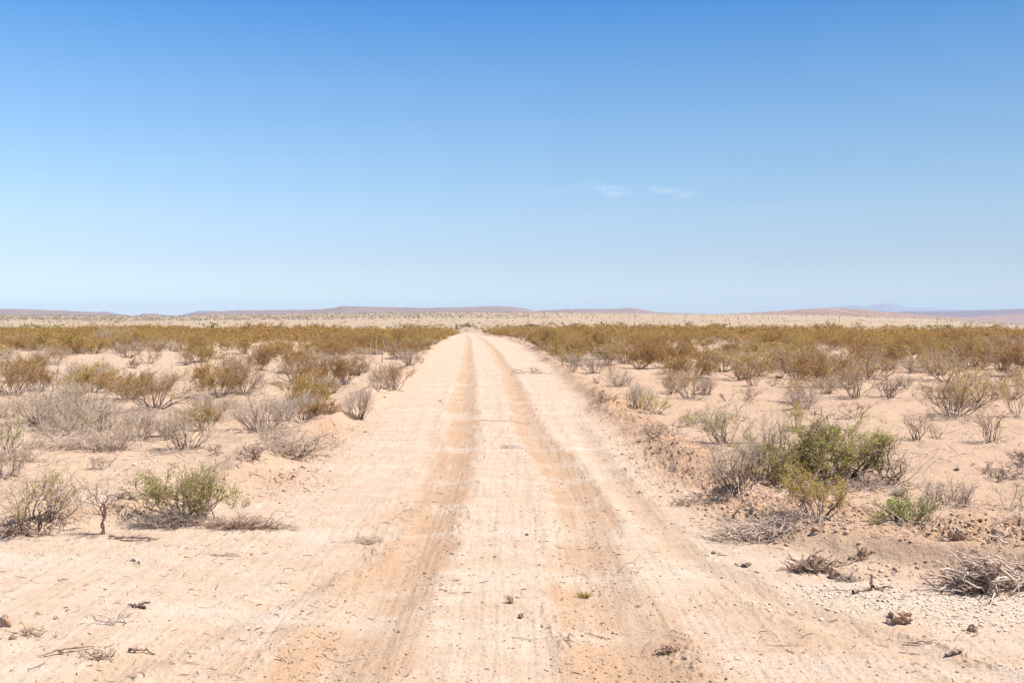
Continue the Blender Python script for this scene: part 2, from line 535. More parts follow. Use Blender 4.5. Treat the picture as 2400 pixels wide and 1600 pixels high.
def ground_mat():
    m, t, b = mat_new('desert_soil')
    geo = N(t, 'ShaderNodeNewGeometry')
    pos = geo.outputs['Position']

    def att(n):
        a = N(t, 'ShaderNodeAttribute')
        a.attribute_name = n
        return a.outputs['Fac']

    def noise(scale, det=4, rough=.55, stretch=None, dist=0):
        n = N(t, 'ShaderNodeTexNoise')
        n.inputs['Scale'].default_value = scale
        n.inputs['Detail'].default_value = det
        n.inputs['Roughness'].default_value = rough
        n.inputs['Distortion'].default_value = dist
        v = pos
        if stretch:
            mp = N(t, 'ShaderNodeMapping')
            mp.inputs['Scale'].default_value = stretch
            t.links.new(pos, mp.inputs['Vector'])
            v = mp.outputs[0]
        t.links.new(v, n.inputs['Vector'])
        return n.outputs[0]
    big = noise(.45, 4)
    med = noise(2.6, 5, .6)
    fine = noise(21, 4, .65)
    grit = noise(95, 2, .6)
    col = mix(t, ramp(t, big, [(.35, 0), (.65, 1)]), (0.372, 0.256, 0.176), (0.409, 0.290, 0.204))
    col = mix(t, M(t, 'MULTIPLY', ramp(t, med, [(.42, 0), (.72, 1)]), .45), col, (0.439, 0.326, 0.243))
    col = mix(t, M(t, 'MULTIPLY', att('road'), .75), col, mix(t, ramp(t, med, [(.35, 0), (.65, 1)]), (0.406, 0.299, 0.217), (0.459, 0.362, 0.281)))
    col = mix(t, M(t, 'MULTIPLY', att('verge'), .8), col, (0.362, 0.230, 0.150))
    rf = M(t, 'MULTIPLY', att('rut'), M(t, 'ADD', M(t, 'MULTIPLY', ramp(t, noise(3.2, 6, .7, (1, .22, 1)), [(.34, 0), (.6, 1)]), .8), .38), clamp=True)
    col = mix(t, rf, col, (.364, .238, .152))
    col = mix(t, M(t, 'MULTIPLY', att('clod'), .85), col, (0.330, 0.202, 0.125))
    gv = M(t, 'MULTIPLY', att('gravel'), ramp(t, noise(30, 3, .7), [(.36, 0), (.5, 1)]))
    col = mix(t, M(t, 'MULTIPLY', gv, .9), col, (0.448, 0.369, 0.288))
    # dusty crust: smooth pale scraped patches
    crust = M(t, 'MULTIPLY', ramp(t, noise(.7, 5, .6, (.45, 1.3, 1)), [(.5, 0), (.68, 1)]), M(t, 'MULTIPLY', att('road'), .55))
    col = mix(t, crust, col, (0.465, 0.389, 0.319))
    # drag marks left across the track by the grader and the wind
    drag = M(t, 'MULTIPLY', ramp(t, noise(2.2, 6, .7, (.55, 4.5, 1), .4), [(.5, 0), (.64, 1)]), .38)
    col = mix(t, M(t, 'MULTIPLY', drag, att('road')), col, (0.355, 0.241, 0.156))
    # specks of litter and grit
    lit = M(t, 'MULTIPLY', ramp(t, fine, [(.60, 0), (.72, 1)]), .5)
    col = mix(t, lit, col, (0.246, 0.147, 0.086))
    col = mix(t, M(t, 'MULTIPLY', ramp(t, grit, [(.62, 0), (.74, 1)]), .35), col, (0.220, 0.133, 0.083))
    col = mix(t, M(t, 'MULTIPLY', ramp(t, grit, [(.26, 1), (.36, 0)]), .35), col, (0.498, 0.413, 0.325))
    # dark flecks in patches: chaff, plus clod and crumb shadows put into the colour
    fl = M(t, 'MULTIPLY', ramp(t, noise(44, 3, .65, (1, 1.5, 1)), [(.585, 0), (.64, 1)]), ramp(t, noise(1.3, 5, .65), [(.36, .12), (.62, 1)]))
    col = mix(t, M(t, 'MULTIPLY', fl, .62), col, (.205, .125, .08))
    col = mix(t, M(t, 'MULTIPLY', ramp(t, noise(3.5, 6, .7, (6, .35, 1)), [(.52, 0), (.68, 1)]), M(t, 'MULTIPLY', att('rut'), .4)), col, (.30, .185, .11))
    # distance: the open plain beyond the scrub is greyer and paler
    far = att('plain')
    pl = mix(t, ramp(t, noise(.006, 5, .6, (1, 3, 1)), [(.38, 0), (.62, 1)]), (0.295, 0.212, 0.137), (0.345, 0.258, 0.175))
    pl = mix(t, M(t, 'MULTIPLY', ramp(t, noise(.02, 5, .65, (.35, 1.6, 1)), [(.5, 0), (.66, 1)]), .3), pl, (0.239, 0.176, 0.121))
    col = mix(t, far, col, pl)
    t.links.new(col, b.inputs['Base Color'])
    b.inputs['Roughness'].default_value = .95
    b.inputs['Specular IOR Level'].default_value = .1
    bp = N(t, 'ShaderNodeBump')
    bp.inputs['Distance'].default_value = .03
    hh = M(t, 'ADD', M(t, 'MULTIPLY', fine, .6), M(t, 'MULTIPLY', grit, .22))
    hh = M(t, 'ADD', hh, M(t, 'MULTIPLY', noise(9, 5, .65, (1, 2.2, 1)), .7))
    t.links.new(hh, bp.inputs['Height'])
    t.links.new(M(t, 'MULTIPLY', M(t, 'SUBTRACT', 1.0, far), .9), bp.inputs['Strength'])
    t.links.new(bp.outputs[0], b.inputs['Normal'])
    return m


def hill_mat(name, base, dark, sc=.02):
    m, t, b = mat_new(name)
    geo = N(t, 'ShaderNodeNewGeometry')
    n = N(t, 'ShaderNodeTexNoise')
    n.inputs['Scale'].default_value = sc * .12
    n.inputs['Detail'].default_value = 6
    n.inputs['Roughness'].default_value = .65
    v = N(t, 'ShaderNodeTexNoise')
    v.inputs['Scale'].default_value = sc * 1.6
    v.inputs['Detail'].default_value = 3
    v.inputs['Roughness'].default_value = .7
    for q in (n, v):
        t.links.new(geo.outputs['Position'], q.inputs['Vector'])
    c = mix(t, ramp(t, n.outputs[0], [(.4, 0), (.62, 1)]), base, tuple(.72 * a + .28 * b_ for a, b_ in zip(base, dark)))
    c = mix(t, M(t, 'MULTIPLY', ramp(t, v.outputs[0], [(.5, 0), (.6, 1)]), .75), c, dark)
    t.links.new(c, b.inputs['Base Color'])
    return m


# ------------------------------------------------------------------ ground: one sheet, polar rings round the viewpoint
def build_ground():
    inner = [0.0, .4, .9, 1.5, 2.2, 3.0, 3.8, 4.5, 5.0]
    v = np.arange(1650, 776, -1.55)
    rr = CAMH * F / (v - 736)
    far1 = np.geomspace(rr[-1] * 1.01, 700, 150)
    far2 = np.geomspace(712, 2600, 110)
    far3 = np.geomspace(2700, 17000, 40)
    r = np.concatenate([inner, rr[rr > 5.3], far1, far2, far3])
    a_f = np.arctan(np.linspace(-.60, .60, 1500))
    a_s = np.linspace(a_f[-1], 2 * math.pi + a_f[0], 150)[1:-1]
    a = np.concatenate([a_f, a_s])
    nr, na = len(r), len(a)
    rad, ang = np.meshgrid(r, a, indexing='ij')
    x, y = np.sin(ang) * rad, np.cos(ang) * rad
    z = terrain(x, y)
    V = np.stack([x, y, z], -1).reshape(-1, 3)
    i = np.arange(nr - 1)[:, None] * na
    j = np.arange(na)[None, :]
    j2 = (j + 1) % na
    Fq = np.stack([i + j, i + na + j, i + na + j2, i + j2], -1).reshape(-1, 4)
    Fq = Fq[:, ::-1]
    Fq = Fq[na:] if False else Fq
    X, Y = V[:, 0].astype(float), V[:, 1].astype(float)
    s, side = masks(X, Y)
    road = 1 - ss(-.5, .35, s)
    rut = np.zeros_like(X)
    wob = fbm(X * .2 + 3, Y * .35, 41, 2) * .12
    nz = fbm(X * 1.5, Y * .7, 91, 4, .6) + .5 * fbm(X * 9, Y * 5, 92, 3, .6)
    for t, wd, k in ((RUT_L, .37, 1.0), (RUT_R, .36, 1.0), (RUT_C, .22, .5), (RUT_D, .2, .4)):
        wv = wd * (1 + .7 * ss(10, 5, Y))
        q = np.abs(X - tab(Y, t) + wob + nz * .16) / wv
        f = (1 - ss(.65, 1.15, q)) * k
        if k < .9:
            f = f * ss(24, 15, Y)
        rut = np.maximum(rut, f)
    # wide stirred-up soil where the tracks fan out in the foreground
    fan = np.exp(-((X + 1.35 + nz * .5) / .45) ** 2) * ss(10, 7.5, Y) + np.exp(-((X - 1.6 - (8 - Y) * .5 + nz * .6) / .7) ** 2) * ss(9.0, 6.8, Y) * .85
    rut = np.clip(np.maximum(rut, fan * .8) * (1 - ss(60, 200, Y) * .6), 0, 1) * road
    verge = np.exp(-((s - .5) / .6) ** 2) * np.where(side, .9, .35) * (Y < 120) + np.where(side, .45, .0) * ss(.8, 2, s) * (Y < 60)
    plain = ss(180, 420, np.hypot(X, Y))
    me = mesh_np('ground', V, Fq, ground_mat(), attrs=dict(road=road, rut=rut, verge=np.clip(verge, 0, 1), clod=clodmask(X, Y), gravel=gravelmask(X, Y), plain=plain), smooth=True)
    o = link('ground', me)
    o['kind'] = 'structure'
    return o


build_ground()


def ridge(name, prof, dist, depth, foot_v, mat, seed, rough=1.0):
    """a line of hills: crest heights by bearing, sloping down to both sides over its real depth"""
    us = np.arange(prof[0][0] - 30, prof[-1][0] + 31, 2.5)
    vs = np.interp(us, [p[0] for p in prof], [p[1] for p in prof])
    vs = vs + (vnoise(us / 14, us * 0, seed) * .9 + vnoise(us / 5, us * 0, seed + 1) * .5) * rough
    crest = CAMH + (736 - vs) / F * dist
    foot = CAMH + (736 - foot_v) / F * dist
    ks = np.linspace(-1, 1, 41)
    U, K = np.meshgrid(us, ks, indexing='ij')
    rr = dist + K * depth
    ang = np.arctan((U - 1176) / F)
    x, y = rr * np.tan(ang), rr + 0 * U
    prof_k = np.where(K < 0, 1 - ss(0, 1, -K) ** 1.0, 1 - ss(.25, 1, K))
    bump = fbm(x / (depth * .16), y / (depth * .16), seed + 5, 4, .55)
    # the crest is seen from below: lower ground in front keeps under the sight line
    z = foot + (crest[:, None] - foot) * prof_k * (1 - .22 * np.clip(bump + .2, 0, 1) * (1 - prof_k)) * np.where(K > 0, .985, 1)
    V = np.stack([x, y, z], -1).reshape(-1, 3)
    nk = len(ks)
    i = np.arange(len(us) - 1)[:, None] * nk
    j = np.arange(nk - 1)[None, :]
    Fq = np.stack([i + j, i + nk + j, i + nk + j + 1, i + j + 1], -1).reshape(-1, 4)
    o = link(name, mesh_np(name, V, Fq, mat, smooth=True))
    o['kind'] = 'structure'
    return o


MH1 = hill_mat('mesa_scrub', (.235, .165, .145), (.10, .07, .065), .035)
MH2 = hill_mat('near_hill_scrub', (.28, .185, .14), (.10, .065, .045), .05)
MH3 = hill_mat('plateau_scrub', (.16, .11, .125), (.11, .08, .09), .01)
MH4 = hill_mat('far_rock', (.17, .15, .16), (.11, .10, .11), .006)
ridge('hills', [(-260, 706), (0, 709), (100, 711), (200, 716), (250, 719), (290, 723), (305, 729)], 5200, 1500, 735, MH1, 101)
ridge('hills', [(300, 727), (330, 720.5), (360, 720.5), (400, 727)], 4700, 700, 733, MH1, 103)
ridge('hills', [(425, 728), (440, 720), (480, 715), (560, 712.5), (700, 711.5), (745, 710), (790, 703), (870, 704.5), (960, 707), (1060, 706), (1120, 703.5), (1175, 704), (1205, 708), (1222, 713), (1238, 720), (1250, 728)], 5000, 1300, 733, MH1, 107)
ridge('hills', [(1180, 726), (1215, 716), (1240, 713.5), (1290, 710), (1400, 709), (1450, 708), (1478, 711), (1505, 717), (1560, 719), (1620, 721), (1680, 726)], 5600, 1400, 733, MH1, 109)
ridge('hills', [(1560, 730), (1640, 722), (1720, 718), (1800, 713), (1860, 709), (1900, 707), (1935, 707.5), (1975, 710), (2040, 716), (2100, 721), (2180, 727), (2260, 734), (2330, 741)], 3400, 750, 745, MH2, 113, .6)
ridge('plateau', [(1900, 724), (2000, 719), (2060, 716.5), (2100, 715), (2200, 714), (2352, 709), (2700, 704)], 9500, 2500, 738, MH3, 127, .5)
ridge('plain', [(2100, 738), (2180, 731), (2260, 725), (2352, 721), (2700, 716)], 4600, 1000, 746, hill_mat('red_plain', (.27, .18, .155), (.16, .10, .09), .02), 131, .5)
ridge('mountains', [(205, 724), (222, 718), (240, 715), (252, 716.5), (275, 721), (290, 726)], 13500, 900, 738, MH4, 137)
ridge('mountains', [(418, 724), (432, 719), (445, 716), (460, 713), (470, 714.5), (484, 713), (500, 715), (525, 720), (560, 726)], 13000, 900, 738, MH4, 139)
ridge('mountains', [(1860, 716), (1895, 706), (1925, 702.5), (1945, 703), (1965, 701), (1985, 704), (2005, 700), (2030, 697.5), (2045, 696.5), (2056, 698.5), (2072, 704), (2100, 707), (2130, 706), (2160, 709), (2230, 711), (2300, 716)], 20000, 1500, 738, hill_mat('haze_paled_rock', (.20, .19, .22), (.14, .135, .16), .005), 149)  # rock colour lightened to paint in part of the haze fade



# a pale dirt track climbs the near hill
def hill_track():
    hill = [o for o in bpy.data.objects if o.name.startswith('hills')][4]
    bpy.context.view_layer.update()
    P = []
    for u, v in [(1893, 708.2), (1905, 709.4), (1918, 711.0), (1930, 713.4), (1944, 716.2), (1958, 718.6), (1972, 721.0)]:
        a, c = (u - 1176) / F, -(v - 784) / F
        d = Vector((a, cp + c * sp, c * cp - sp)).normalized()
        ok, loc, nor, idx = hill.ray_cast(Vector((0, 0, CAMH)), d)
        if ok:
            P.append(np.array(loc))
    if len(P) < 3:
        return
    P = np.array(P)
    t = np.linspace(0, len(P) - 1, 60)
    Q = np.stack([np.interp(t, np.arange(len(P)), P[:, i]) for i in range(3)], 1)
    V = []
    for q in Q:
        for s_ in (-4.5, 4.5):
            ok, loc, nor, idx = hill.ray_cast(Vector((q[0] + s_, q[1], 400)), Vector((0, 0, -1)))
            V.append((q[0] + s_, q[1], (loc[2] if ok else q[2]) + .5))
    Fq = np.array([[2 * i, 2 * i + 1, 2 * i + 3, 2 * i + 2] for i in range(len(Q) - 1)])
    o = link('path', mesh_np('path', np.array(V), Fq, hill_mat('pale_track', (.42, .33, .25), (.38, .30, .23), .02)))
    o['kind'] = 'structure'


hill_track()


# ------------------------------------------------------------------ air: one closed box of even, thin haze round everything
def build_haze():
    x0, x1, y0, y1, z0, z1 = -24000., 24000., -19000., 25000., -140., 400.
    V = np.array([[x, y, z] for z in (z0, z1) for y in (y0, y1) for x in (x0, x1)])
    Fq = np.array([[0, 2, 3, 1], [4, 5, 7, 6], [0, 1, 5, 4], [2, 6, 7, 3], [0, 4, 6, 2], [1, 3, 7, 5]])
    m = bpy.data.materials.new('thin_air')
    m.use_nodes = True
    t = m.node_tree
    t.nodes.clear()
    p = N(t, 'ShaderNodeVolumePrincipled')
    p.inputs['Color'].default_value = (.62, .78, 1.0, 1)
    p.inputs['Density'].default_value = HAZE
    p.inputs['Anisotropy'].default_value = 0.0
    o = N(t, 'ShaderNodeOutputMaterial')
    t.links.new(p.outputs[0], o.inputs['Volume'])
    h = link('haze', mesh_np('haze', V, Fq, m))
    h['kind'] = 'stuff'


HAZE = 4.2e-5
build_haze()

# ------------------------------------------------------------------ shrubs placed one by one
PMM = 1.0 / 996            # metres per picture pixel at one metre


def kind_params(kind, u, v, wpx, hpx, d, W, H):
    """generator settings for a kind of shrub of W x H metres, d metres away"""
    area = wpx * hpx
    lf = max(.011, 1.05 * d * PMM)
    tk = 1.0
    K = {
        'olive': dict(n1=int(12 + wpx * .09), k2=7, k3=5, leaf_n=int(min(area * .62, 6000)), leaf=lf, lf_low=.25, clump=.8, base=.12, dome=.30),
        'tan': dict(n1=int(12 + wpx * .08), k2=7, k3=5, leaf_n=int(min(area * .26, 2600)), leaf=lf * .9, lf_low=.30, clump=.55, base=.12, dome=.3),
        'grey': dict(n1=int(20 + wpx * .13), k2=8, k3=6, leaf_n=int(min(area * .05, 700)), leaf=lf * .8, lf_low=.45, clump=.25, base=.14, dome=.38, wob=.2),
        'thin': dict(n1=int(8 + wpx * .03), k2=6, k3=4, leaf_n=int(min(area * .085, 700)), leaf=lf * .75, lf_low=.45, clump=.5, base=.05, dome=.15, wob=.2, thick=.9),
        'sage': dict(n1=int(14 + wpx * .06), k2=7, k3=5, leaf_n=int(min(area * .22, 3200)), leaf=lf, lf_low=.2, clump=.6, base=.15, dome=.3, wob=.3),
        'green': dict(n1=int(15 + wpx * .06), k2=10, k3=7, leaf_n=int(min(area * .62, 17000)), leaf=lf * 1.35, lf_low=.12, clump=.7, base=.1, dome=.35, wob=.36, thick=1.6),
        'ochre': dict(n1=int(9 + wpx * .05), k2=7, k3=5, leaf_n=int(min(area * .28, 3000)), leaf=lf, lf_low=.35, clump=.75, base=.08, dome=.25, wob=.22),
        'stub': dict(n1=6, k2=4, k3=3, leaf_n=0, base=.05, thick=2.4, wob=.4, dome=.3),
    }
    return K[kind]


STYLE = {'olive': ('creosote_bush', 'creosote bush', 'M_BROWNTWIG', 'M_OLIVE'), 'tan': ('creosote_bush', 'creosote bush', 'M_GREYTWIG', 'M_OLIVE'),
         'grey': ('dry_shrub', 'dry shrub', 'M_GREYTWIG', 'M_SAGE'), 'thin': ('thin_shrub', 'thin shrub', 'M_BROWNTWIG', 'M_RUST'),
         'sage': ('grey_green_shrub', 'shrub', 'M_GREYTWIG', 'M_SAGE'), 'green': ('mesquite_bush', 'mesquite bush', 'M_BROWNTWIG', 'M_GREEN'),
         'ochre': ('creosote_bush', 'creosote bush', 'M_GREYTWIG', 'M_OCHRE'), 'stub': ('dead_shrub', 'dead shrub', 'M_BARK', None)}
placed = []


def shrub(kind, u, v, wpx, hpx, label, seed=None, group=None, name=None, cat=None, **kw):
    x, y, z = at(u, v)
    d = math.hypot(x, y)
    W, H = wpx * d / F * (1.12 if kind == 'grey' else 1.05), hpx * d / F * .93
    seed = int(u * 7 + v * 13) if seed is None else seed
    p = kind_params(kind, u, v, wpx, hpx, d, W, H)
    p['zmin'] = 0.0
    p.update(kw)
    wood, leafm = p.pop('wood', None), p.pop('leafm', None)
    g, lf = plant(seed, H, W, **p)
    nm, ct, mw, ml = STYLE[kind]
    e = empty(name or nm, (x, y, z), label, cat or ct, group)
    link('stems', g.mesh('stems', [globals()[wood or mw], M_STEM]), e)
    if ml and lf.n:
        link('foliage', lf.mesh('foliage', globals()[leafm or ml]), e)
    placed.append((x, y, W * .5))
    return e


HAND = [
 # -- right side, the green thicket and what stands round it
 ('green', 1925, 1098, 225, 142, 'largest bright green mesquite bush in the thicket right of the track', dict(wob=.46, clump=.6, leaf_n=9500)),
 ('green', 1836, 1092, 110, 92, 'low green mesquite growth between the two green bushes of the thicket', dict(leaf_n=3200, clump=.5, wob=.45)),
 ('green', 1752, 1112, 130, 118, 'smaller green mesquite bush joined to the left side of the green thicket', dict(leaf_n=4200, clump=.5)),
 ('sage', 1693, 1130, 130, 118, 'bare grey bush with a dark base at the near left end of the green thicket', dict(leaf_n=700)),
 ('sage', 1668, 1022, 118, 92, 'grey green twiggy bush behind the left end of the green thicket'),
 ('thin', 1773, 1106, 70, 188, 'tall thin grey sapling with an olive top rising out of the green thicket', dict(leafm='M_OCHRE', wood='M_PALETWIG', lf_low=.75, leaf_n=900, dome=.05)),
 ('ochre', 1828, 984, 44, 60, 'small upright olive yellow creosote bush just behind the green thicket', dict(n1=6)),
 ('thin', 2028, 1112, 100, 116, 'crooked sparse branches at the right end of the green thicket', dict(leafm='M_GREEN', n1=5, wob=.42, leaf_n=260, thick=1.5, wood='M_BROWNTWIG')),
 ('thin', 2052, 1114, 120, 84, 'low bare branches reaching right from the green thicket', dict(leaf_n=30, n1=5, lean=(.25, 0), wood='M_PALETWIG', wob=.25)),
 ('ochre', 1873, 1198, 125, 122, 'olive yellow creosote bush in front of the green thicket', dict(leaf_n=3400, lf_low=.3, leaf=.019)),
 ('grey', 1815, 1128, 125, 42, 'dark dead undergrowth along the foot of the green thicket', dict(wood='M_BROWNTWIG', leaf_n=0, zmin=0.)),
 ('grey', 1990, 1120, 95, 40, 'pale dry undergrowth under the right end of the green thicket', dict(leaf_n=20)),
 ('green', 2080, 1211, 135, 76, 'low bright green bush standing alone on the broken earth', dict(leafm='M_DEEPGREEN', leaf_n=1700, leaf=.018, clump=.7, n1=20, k2=6, k3=4, wob=.3, base=.04, flat=.1)),
 ('grey', 2180, 1154, 92, 56, 'pale grey clump right of and behind the low bright green bush', dict(leaf_n=0, wob=.08, n1=60, k2=4, k3=2, base=.3, dome=.2, thick=.5)),
 ('sage', 2328, 1170, 84, 66, 'sparse green leaved shrub near the right edge, on pale crusted soil', dict(n1=7, leafm='M_GREEN', leaf_n=240)),
 ('stub', 2302, 1092, 90, 28, 'dark low dead clump near the right edge', dict(n1=16, k2=7, k3=5, thick=1.0)),
 ('stub', 2350, 1066, 60, 30, 'dark low dead clump cut by the right edge', dict(n1=14, k2=7, k3=5, thick=1.0)),
 ('thin', 2280, 1013, 72, 80, 'thin brown many stemmed shrub, vase shaped and nearly leafless, near the right edge', dict(leaf_n=200, dome=.1)),
 ('thin', 2335, 960, 60, 66, 'rusty brown thin shrub at the right edge behind the vase shaped one'),
 ('thin', 2105, 1009, 48, 54, 'small rust tinged shrub between the green thicket and the right edge'),
 ('thin', 2151, 1005, 34, 38, 'small bare grey shrub beside the small rust tinged one', dict(leaf_n=0, wood='M_GREYTWIG')),
 ('tan', 2193, 956, 150, 84, 'wide dark stemmed bush with rusty leaves, largest at the right beyond the thicket', dict(leafm='M_RUST', wood='M_BARK', leaf_n=900, n1=18)),
 ('thin', 2285, 905, 58, 70, 'rusty shrub behind the right end of the wide dark stemmed bush', dict(leaf_n=380)),
 ('thin', 1968, 960, 92, 46, 'thin branching brown shrub with open crown behind the green thicket', dict(n1=6)),
 ('thin', 1718, 918, 76, 30, 'low rust coloured scrub patch beyond the grey green bushes'),
 ('stub', 1672, 920, 36, 20, 'tiny grey brown stubble left of the low rust coloured scrub'),
 ('grey', 1839, 939, 80, 52, 'wide grey bush with a dark stem cluster behind the thicket', dict(leaf_n=60)),
 ('stub', 1868, 951, 30, 26, 'tiny dead grey bush just right of the wide grey one', dict(wood='M_GREYTWIG', thick=1.4)),
 ('tan', 1968, 912, 92, 78, 'brown olive bush in the middle of the right side', dict(leaf_n=1300, leafm='M_RUST')),
 ('grey', 1897, 902, 48, 40, 'small round grey bush left of the brown olive one'),
 ('stub', 2039, 912, 62, 50, 'dark grey leafless bush with stiff upright stems', dict(n1=20, k2=6, k3=4, thick=1.1)),
 ('grey', 2076, 886, 36, 28, 'little grey bush behind the dark stiff stemmed one'),
 ('tan', 1585, 917, 95, 78, 'grey brown bush with thin olive tips, broad, near the right verge'),
 ('tan', 1541, 905, 56, 58, 'olive brown bush touching the left of the broad grey brown one'),
 ('grey', 1622, 905, 42, 48, 'narrow grey bush touching the right of the broad grey brown one'),
 ('olive', 1730, 886, 62, 48, 'low olive bush between the verge bushes and the small dead one', dict(leaf_n=600)),
 ('stub', 1778, 886, 28, 18, 'very small dead bush standing alone right of the low olive bush'),
 ('grey', 1468, 938, 58, 62, 'grey green bush behind the bright olive one on the right verge', dict(leaf_n=160)),
 ('ochre', 1505, 951, 68, 42, 'bright olive yellow bush on the right verge'),
 ('sage', 1585, 979, 44, 36, 'small dark green bush right of the bright olive yellow one', dict(leafm='M_GREEN', leaf_n=420)),
 ('ochre', 1612, 968, 40, 40, 'sparse yellow twigs rising behind the small dark green bush', dict(leaf_n=120, n1=6)),
 ('sage', 1522, 1002, 84, 36, 'low spreading grey and yellow shrub on the right verge', dict(leafm='M_OCHRE', leaf_n=160)),
 ('stub', 1389, 929, 62, 34, 'dark dead shrub heap on the right windrow', dict(n1=18, k2=6, k3=5, thick=1.1)),
 ('stub', 1373, 881, 24, 14, 'tiny dead twig clump on the right windrow'),
 ('grey', 1366, 858, 56, 46, 'grey bush with dark stems at the far right verge'),
 ('stub', 1316, 854, 40, 24, 'low dark twiggy bush at the verge, left of the grey one', dict(n1=14, k2=6, k3=4, thick=1.)),
 ('stub', 1293, 838, 16, 22, 'dark upright root stub at the edge of the track'),
 ('thin', 1406, 862, 34, 30, 'sparse little bush right of the grey verge bush'),
 ('olive', 1419, 824, 50, 50, 'upright fan shaped creosote bush, nearest of its row on the right'),
 ('olive', 1482, 824, 38, 32, 'small creosote bush right of the fan shaped one', dict(leaf_n=380)),
 ('olive', 1539, 806, 62, 44, 'dark dense creosote bush at the front of the band'),
 ('olive', 1660, 855, 88, 72, 'big creosote bush with a grey base right of centre', dict(leaf_n=1900)),
 ('olive', 1876, 860, 96, 68, 'broad creosote bush with bare grey lower stems', dict(leaf_n=1900)),
 ('olive', 2047, 847, 74, 60, 'round creosote bush further right with a light base'),
 ('grey', 2097, 853, 52, 34, 'small grey bush at the foot of the creosote band'),
 ('grey', 2160, 862, 48, 38, 'grey brown bush between two creosotes at the right'),
 ('olive', 2239, 843, 110, 78, 'widest creosote bush at the far right, dark crowned', dict(leaf_n=2300)),
 ('olive', 1985, 838, 60, 50, 'mid sized creosote bush left of the round one'),
 ('tan', 1770, 838, 55, 48, 'thin crowned creosote bush between the two broad ones'),
 ('grey', 1712, 840, 44, 34, 'grey bush at the right foot of the big creosote'),
 ('olive', 2330, 862, 70, 66, 'tall olive bush cut by the right edge'),
 ('tan', 1310, 812, 52, 34, 'olive bush close to the track on the right'),
 # -- left side, front row
 ('sage', 450, 1195, 190, 124, 'green and grey mesquite bush leaning left over a dark crooked trunk', dict(leafm='M_GREEN', leaf_n=4300, clump=.6, leaf=.018, wood='M_BROWNTWIG', lean=(-.18, 0), wob=.4, thick=1.2, n1=28, k2=8, k3=5, name='mesquite_bush', cat='mesquite bush')),
 ('tan', 78, 1207, 150, 118, 'rounded dull olive bush at the front left', dict(leafm='M_OCHRE', wood='M_GREYTWIG', leaf_n=3000)),
 ('tan', 14, 1096, 90, 66, 'brownish bush at the left edge behind the rounded olive one', dict(leafm='M_RUST', leaf_n=700)),
 ('sage', 14, 1046, 74, 96, 'yellow green bush cut by the left edge', dict(leafm='M_GREEN', leaf_n=1000)),
 ('sage', 230, 1077, 46, 28, 'tiny green tipped shrub between the front bushes and the grey ones', dict(leaf_n=90)),
 ('grey', 100, 975, 150, 92, 'large grey bush with a dark hollow base at the left'),
 ('grey', 158, 982, 140, 90, 'grey bush overlapping the right of the large dark based one'),
 ('grey', 235, 985, 95, 72, 'third grey bush in the left cluster, with a pale crown'),
 ('grey', 322, 1007, 88, 64, 'small fan shaped grey bush at the right end of the left cluster', dict(leaf_n=0)),
 ('olive', 357, 938, 190, 88, 'broad brown olive bush behind the grey cluster', dict(leaf_n=3200, leafm='M_OLIVE')),
 ('grey', 427, 1032, 112, 112, 'tall open grey shrub in front of the broad brown olive one', dict(n1=20)),
 ('grey', 395, 1005, 70, 60, 'low grey shrub tucked between the tall open one and the fan shaped one'),
 ('grey', 480, 968, 80, 76, 'wiry grey shrub behind the tall open one'),
 ('grey', 600, 988, 128, 92, 'wide pale grey shrub near the left verge'),
 ('grey', 655, 965, 70, 60, 'grey shrub behind the wide pale one'),
 ('grey', 703, 965, 62, 66, 'small grey shrub with a dark foot at the left verge'),
 ('stub', 683, 1046, 150, 62, 'dark tangled dead shrub spilling over the left windrow', dict(n1=34, k2=8, k3=6, thick=.8, wood='M_GREYTWIG')),
 ('stub', 582, 1047, 60, 30, 'small dead bush left of the dark tangled one', dict(n1=14, k2=6, k3=5, thick=.8, wood='M_BROWNTWIG')),
 ('thin', 500, 1042, 50, 24, 'low rusty tuft right of the tall open shrub', dict(leaf_n=120)),
 ('grey', 823, 961, 62, 80, 'grey shrub with a black foot on the left windrow, nearest the track', dict(wood='M_GREYTWIG', n1=24)),
 ('olive', 903, 894, 86, 70, 'olive bush with grey stems leaning on the left windrow', dict(leaf_n=1100)),
 ('tan', 863, 892, 50, 48, 'small olive bush touching the left of the leaning one'),
 ('grey', 793, 882, 78, 78, 'grey brown vase shaped bush near the left verge', dict(wood='M_BROWNTWIG', leafm='M_OLIVE', leaf_n=250)),
 ('grey', 736, 861, 50, 62, 'narrow grey bush left of the vase shaped one'),
 ('tan', 680, 878, 104, 72, 'grey brown bush with dark stems, wide, mid left'),
 ('tan', 530, 862, 72, 48, 'low brown olive bush on open sand, mid left'),
 ('olive', 473, 832, 52, 38, 'olive bush at the back of the sandy gap'),
 ('tan', 430, 838, 42, 34, 'small brown bush left of the olive one at the sandy gap'),
 ('tan', 340, 835, 54, 38, 'brown bush in the sandy gap, left of the small brown one'),
 ('grey', 293, 823, 62, 46, 'grey stemmed bush at the foot of the green topped tree'),
 ('grey', 240, 851, 26, 20, 'tiny grey bush alone on sand, mid left'),
 ('grey', 307, 845, 26, 22, 'tiny brown dead bush right of the tiny grey one', dict(wood='M_BROWNTWIG')),
 ('grey', 600, 835, 28, 26, 'small dead bush with a dark fork on the open sand'),
 ('olive', 150, 815, 72, 48, 'creosote bush at the left end of the sandy gap'),
 ('tan', 127, 838, 72, 42, 'rust brown bush in front of the creosote at the far left', dict(leafm='M_RUST')),
 ('olive', 33, 908, 124, 94, 'dark olive bush at the left behind the grey cluster', dict(leaf_n=2400)),
 ('grey', 60, 858, 110, 62, 'hazy grey bush at the far left, mid distance'),
 ('grey', 190, 880, 80, 52, 'hazy grey bush with bare pale stalks above it'),
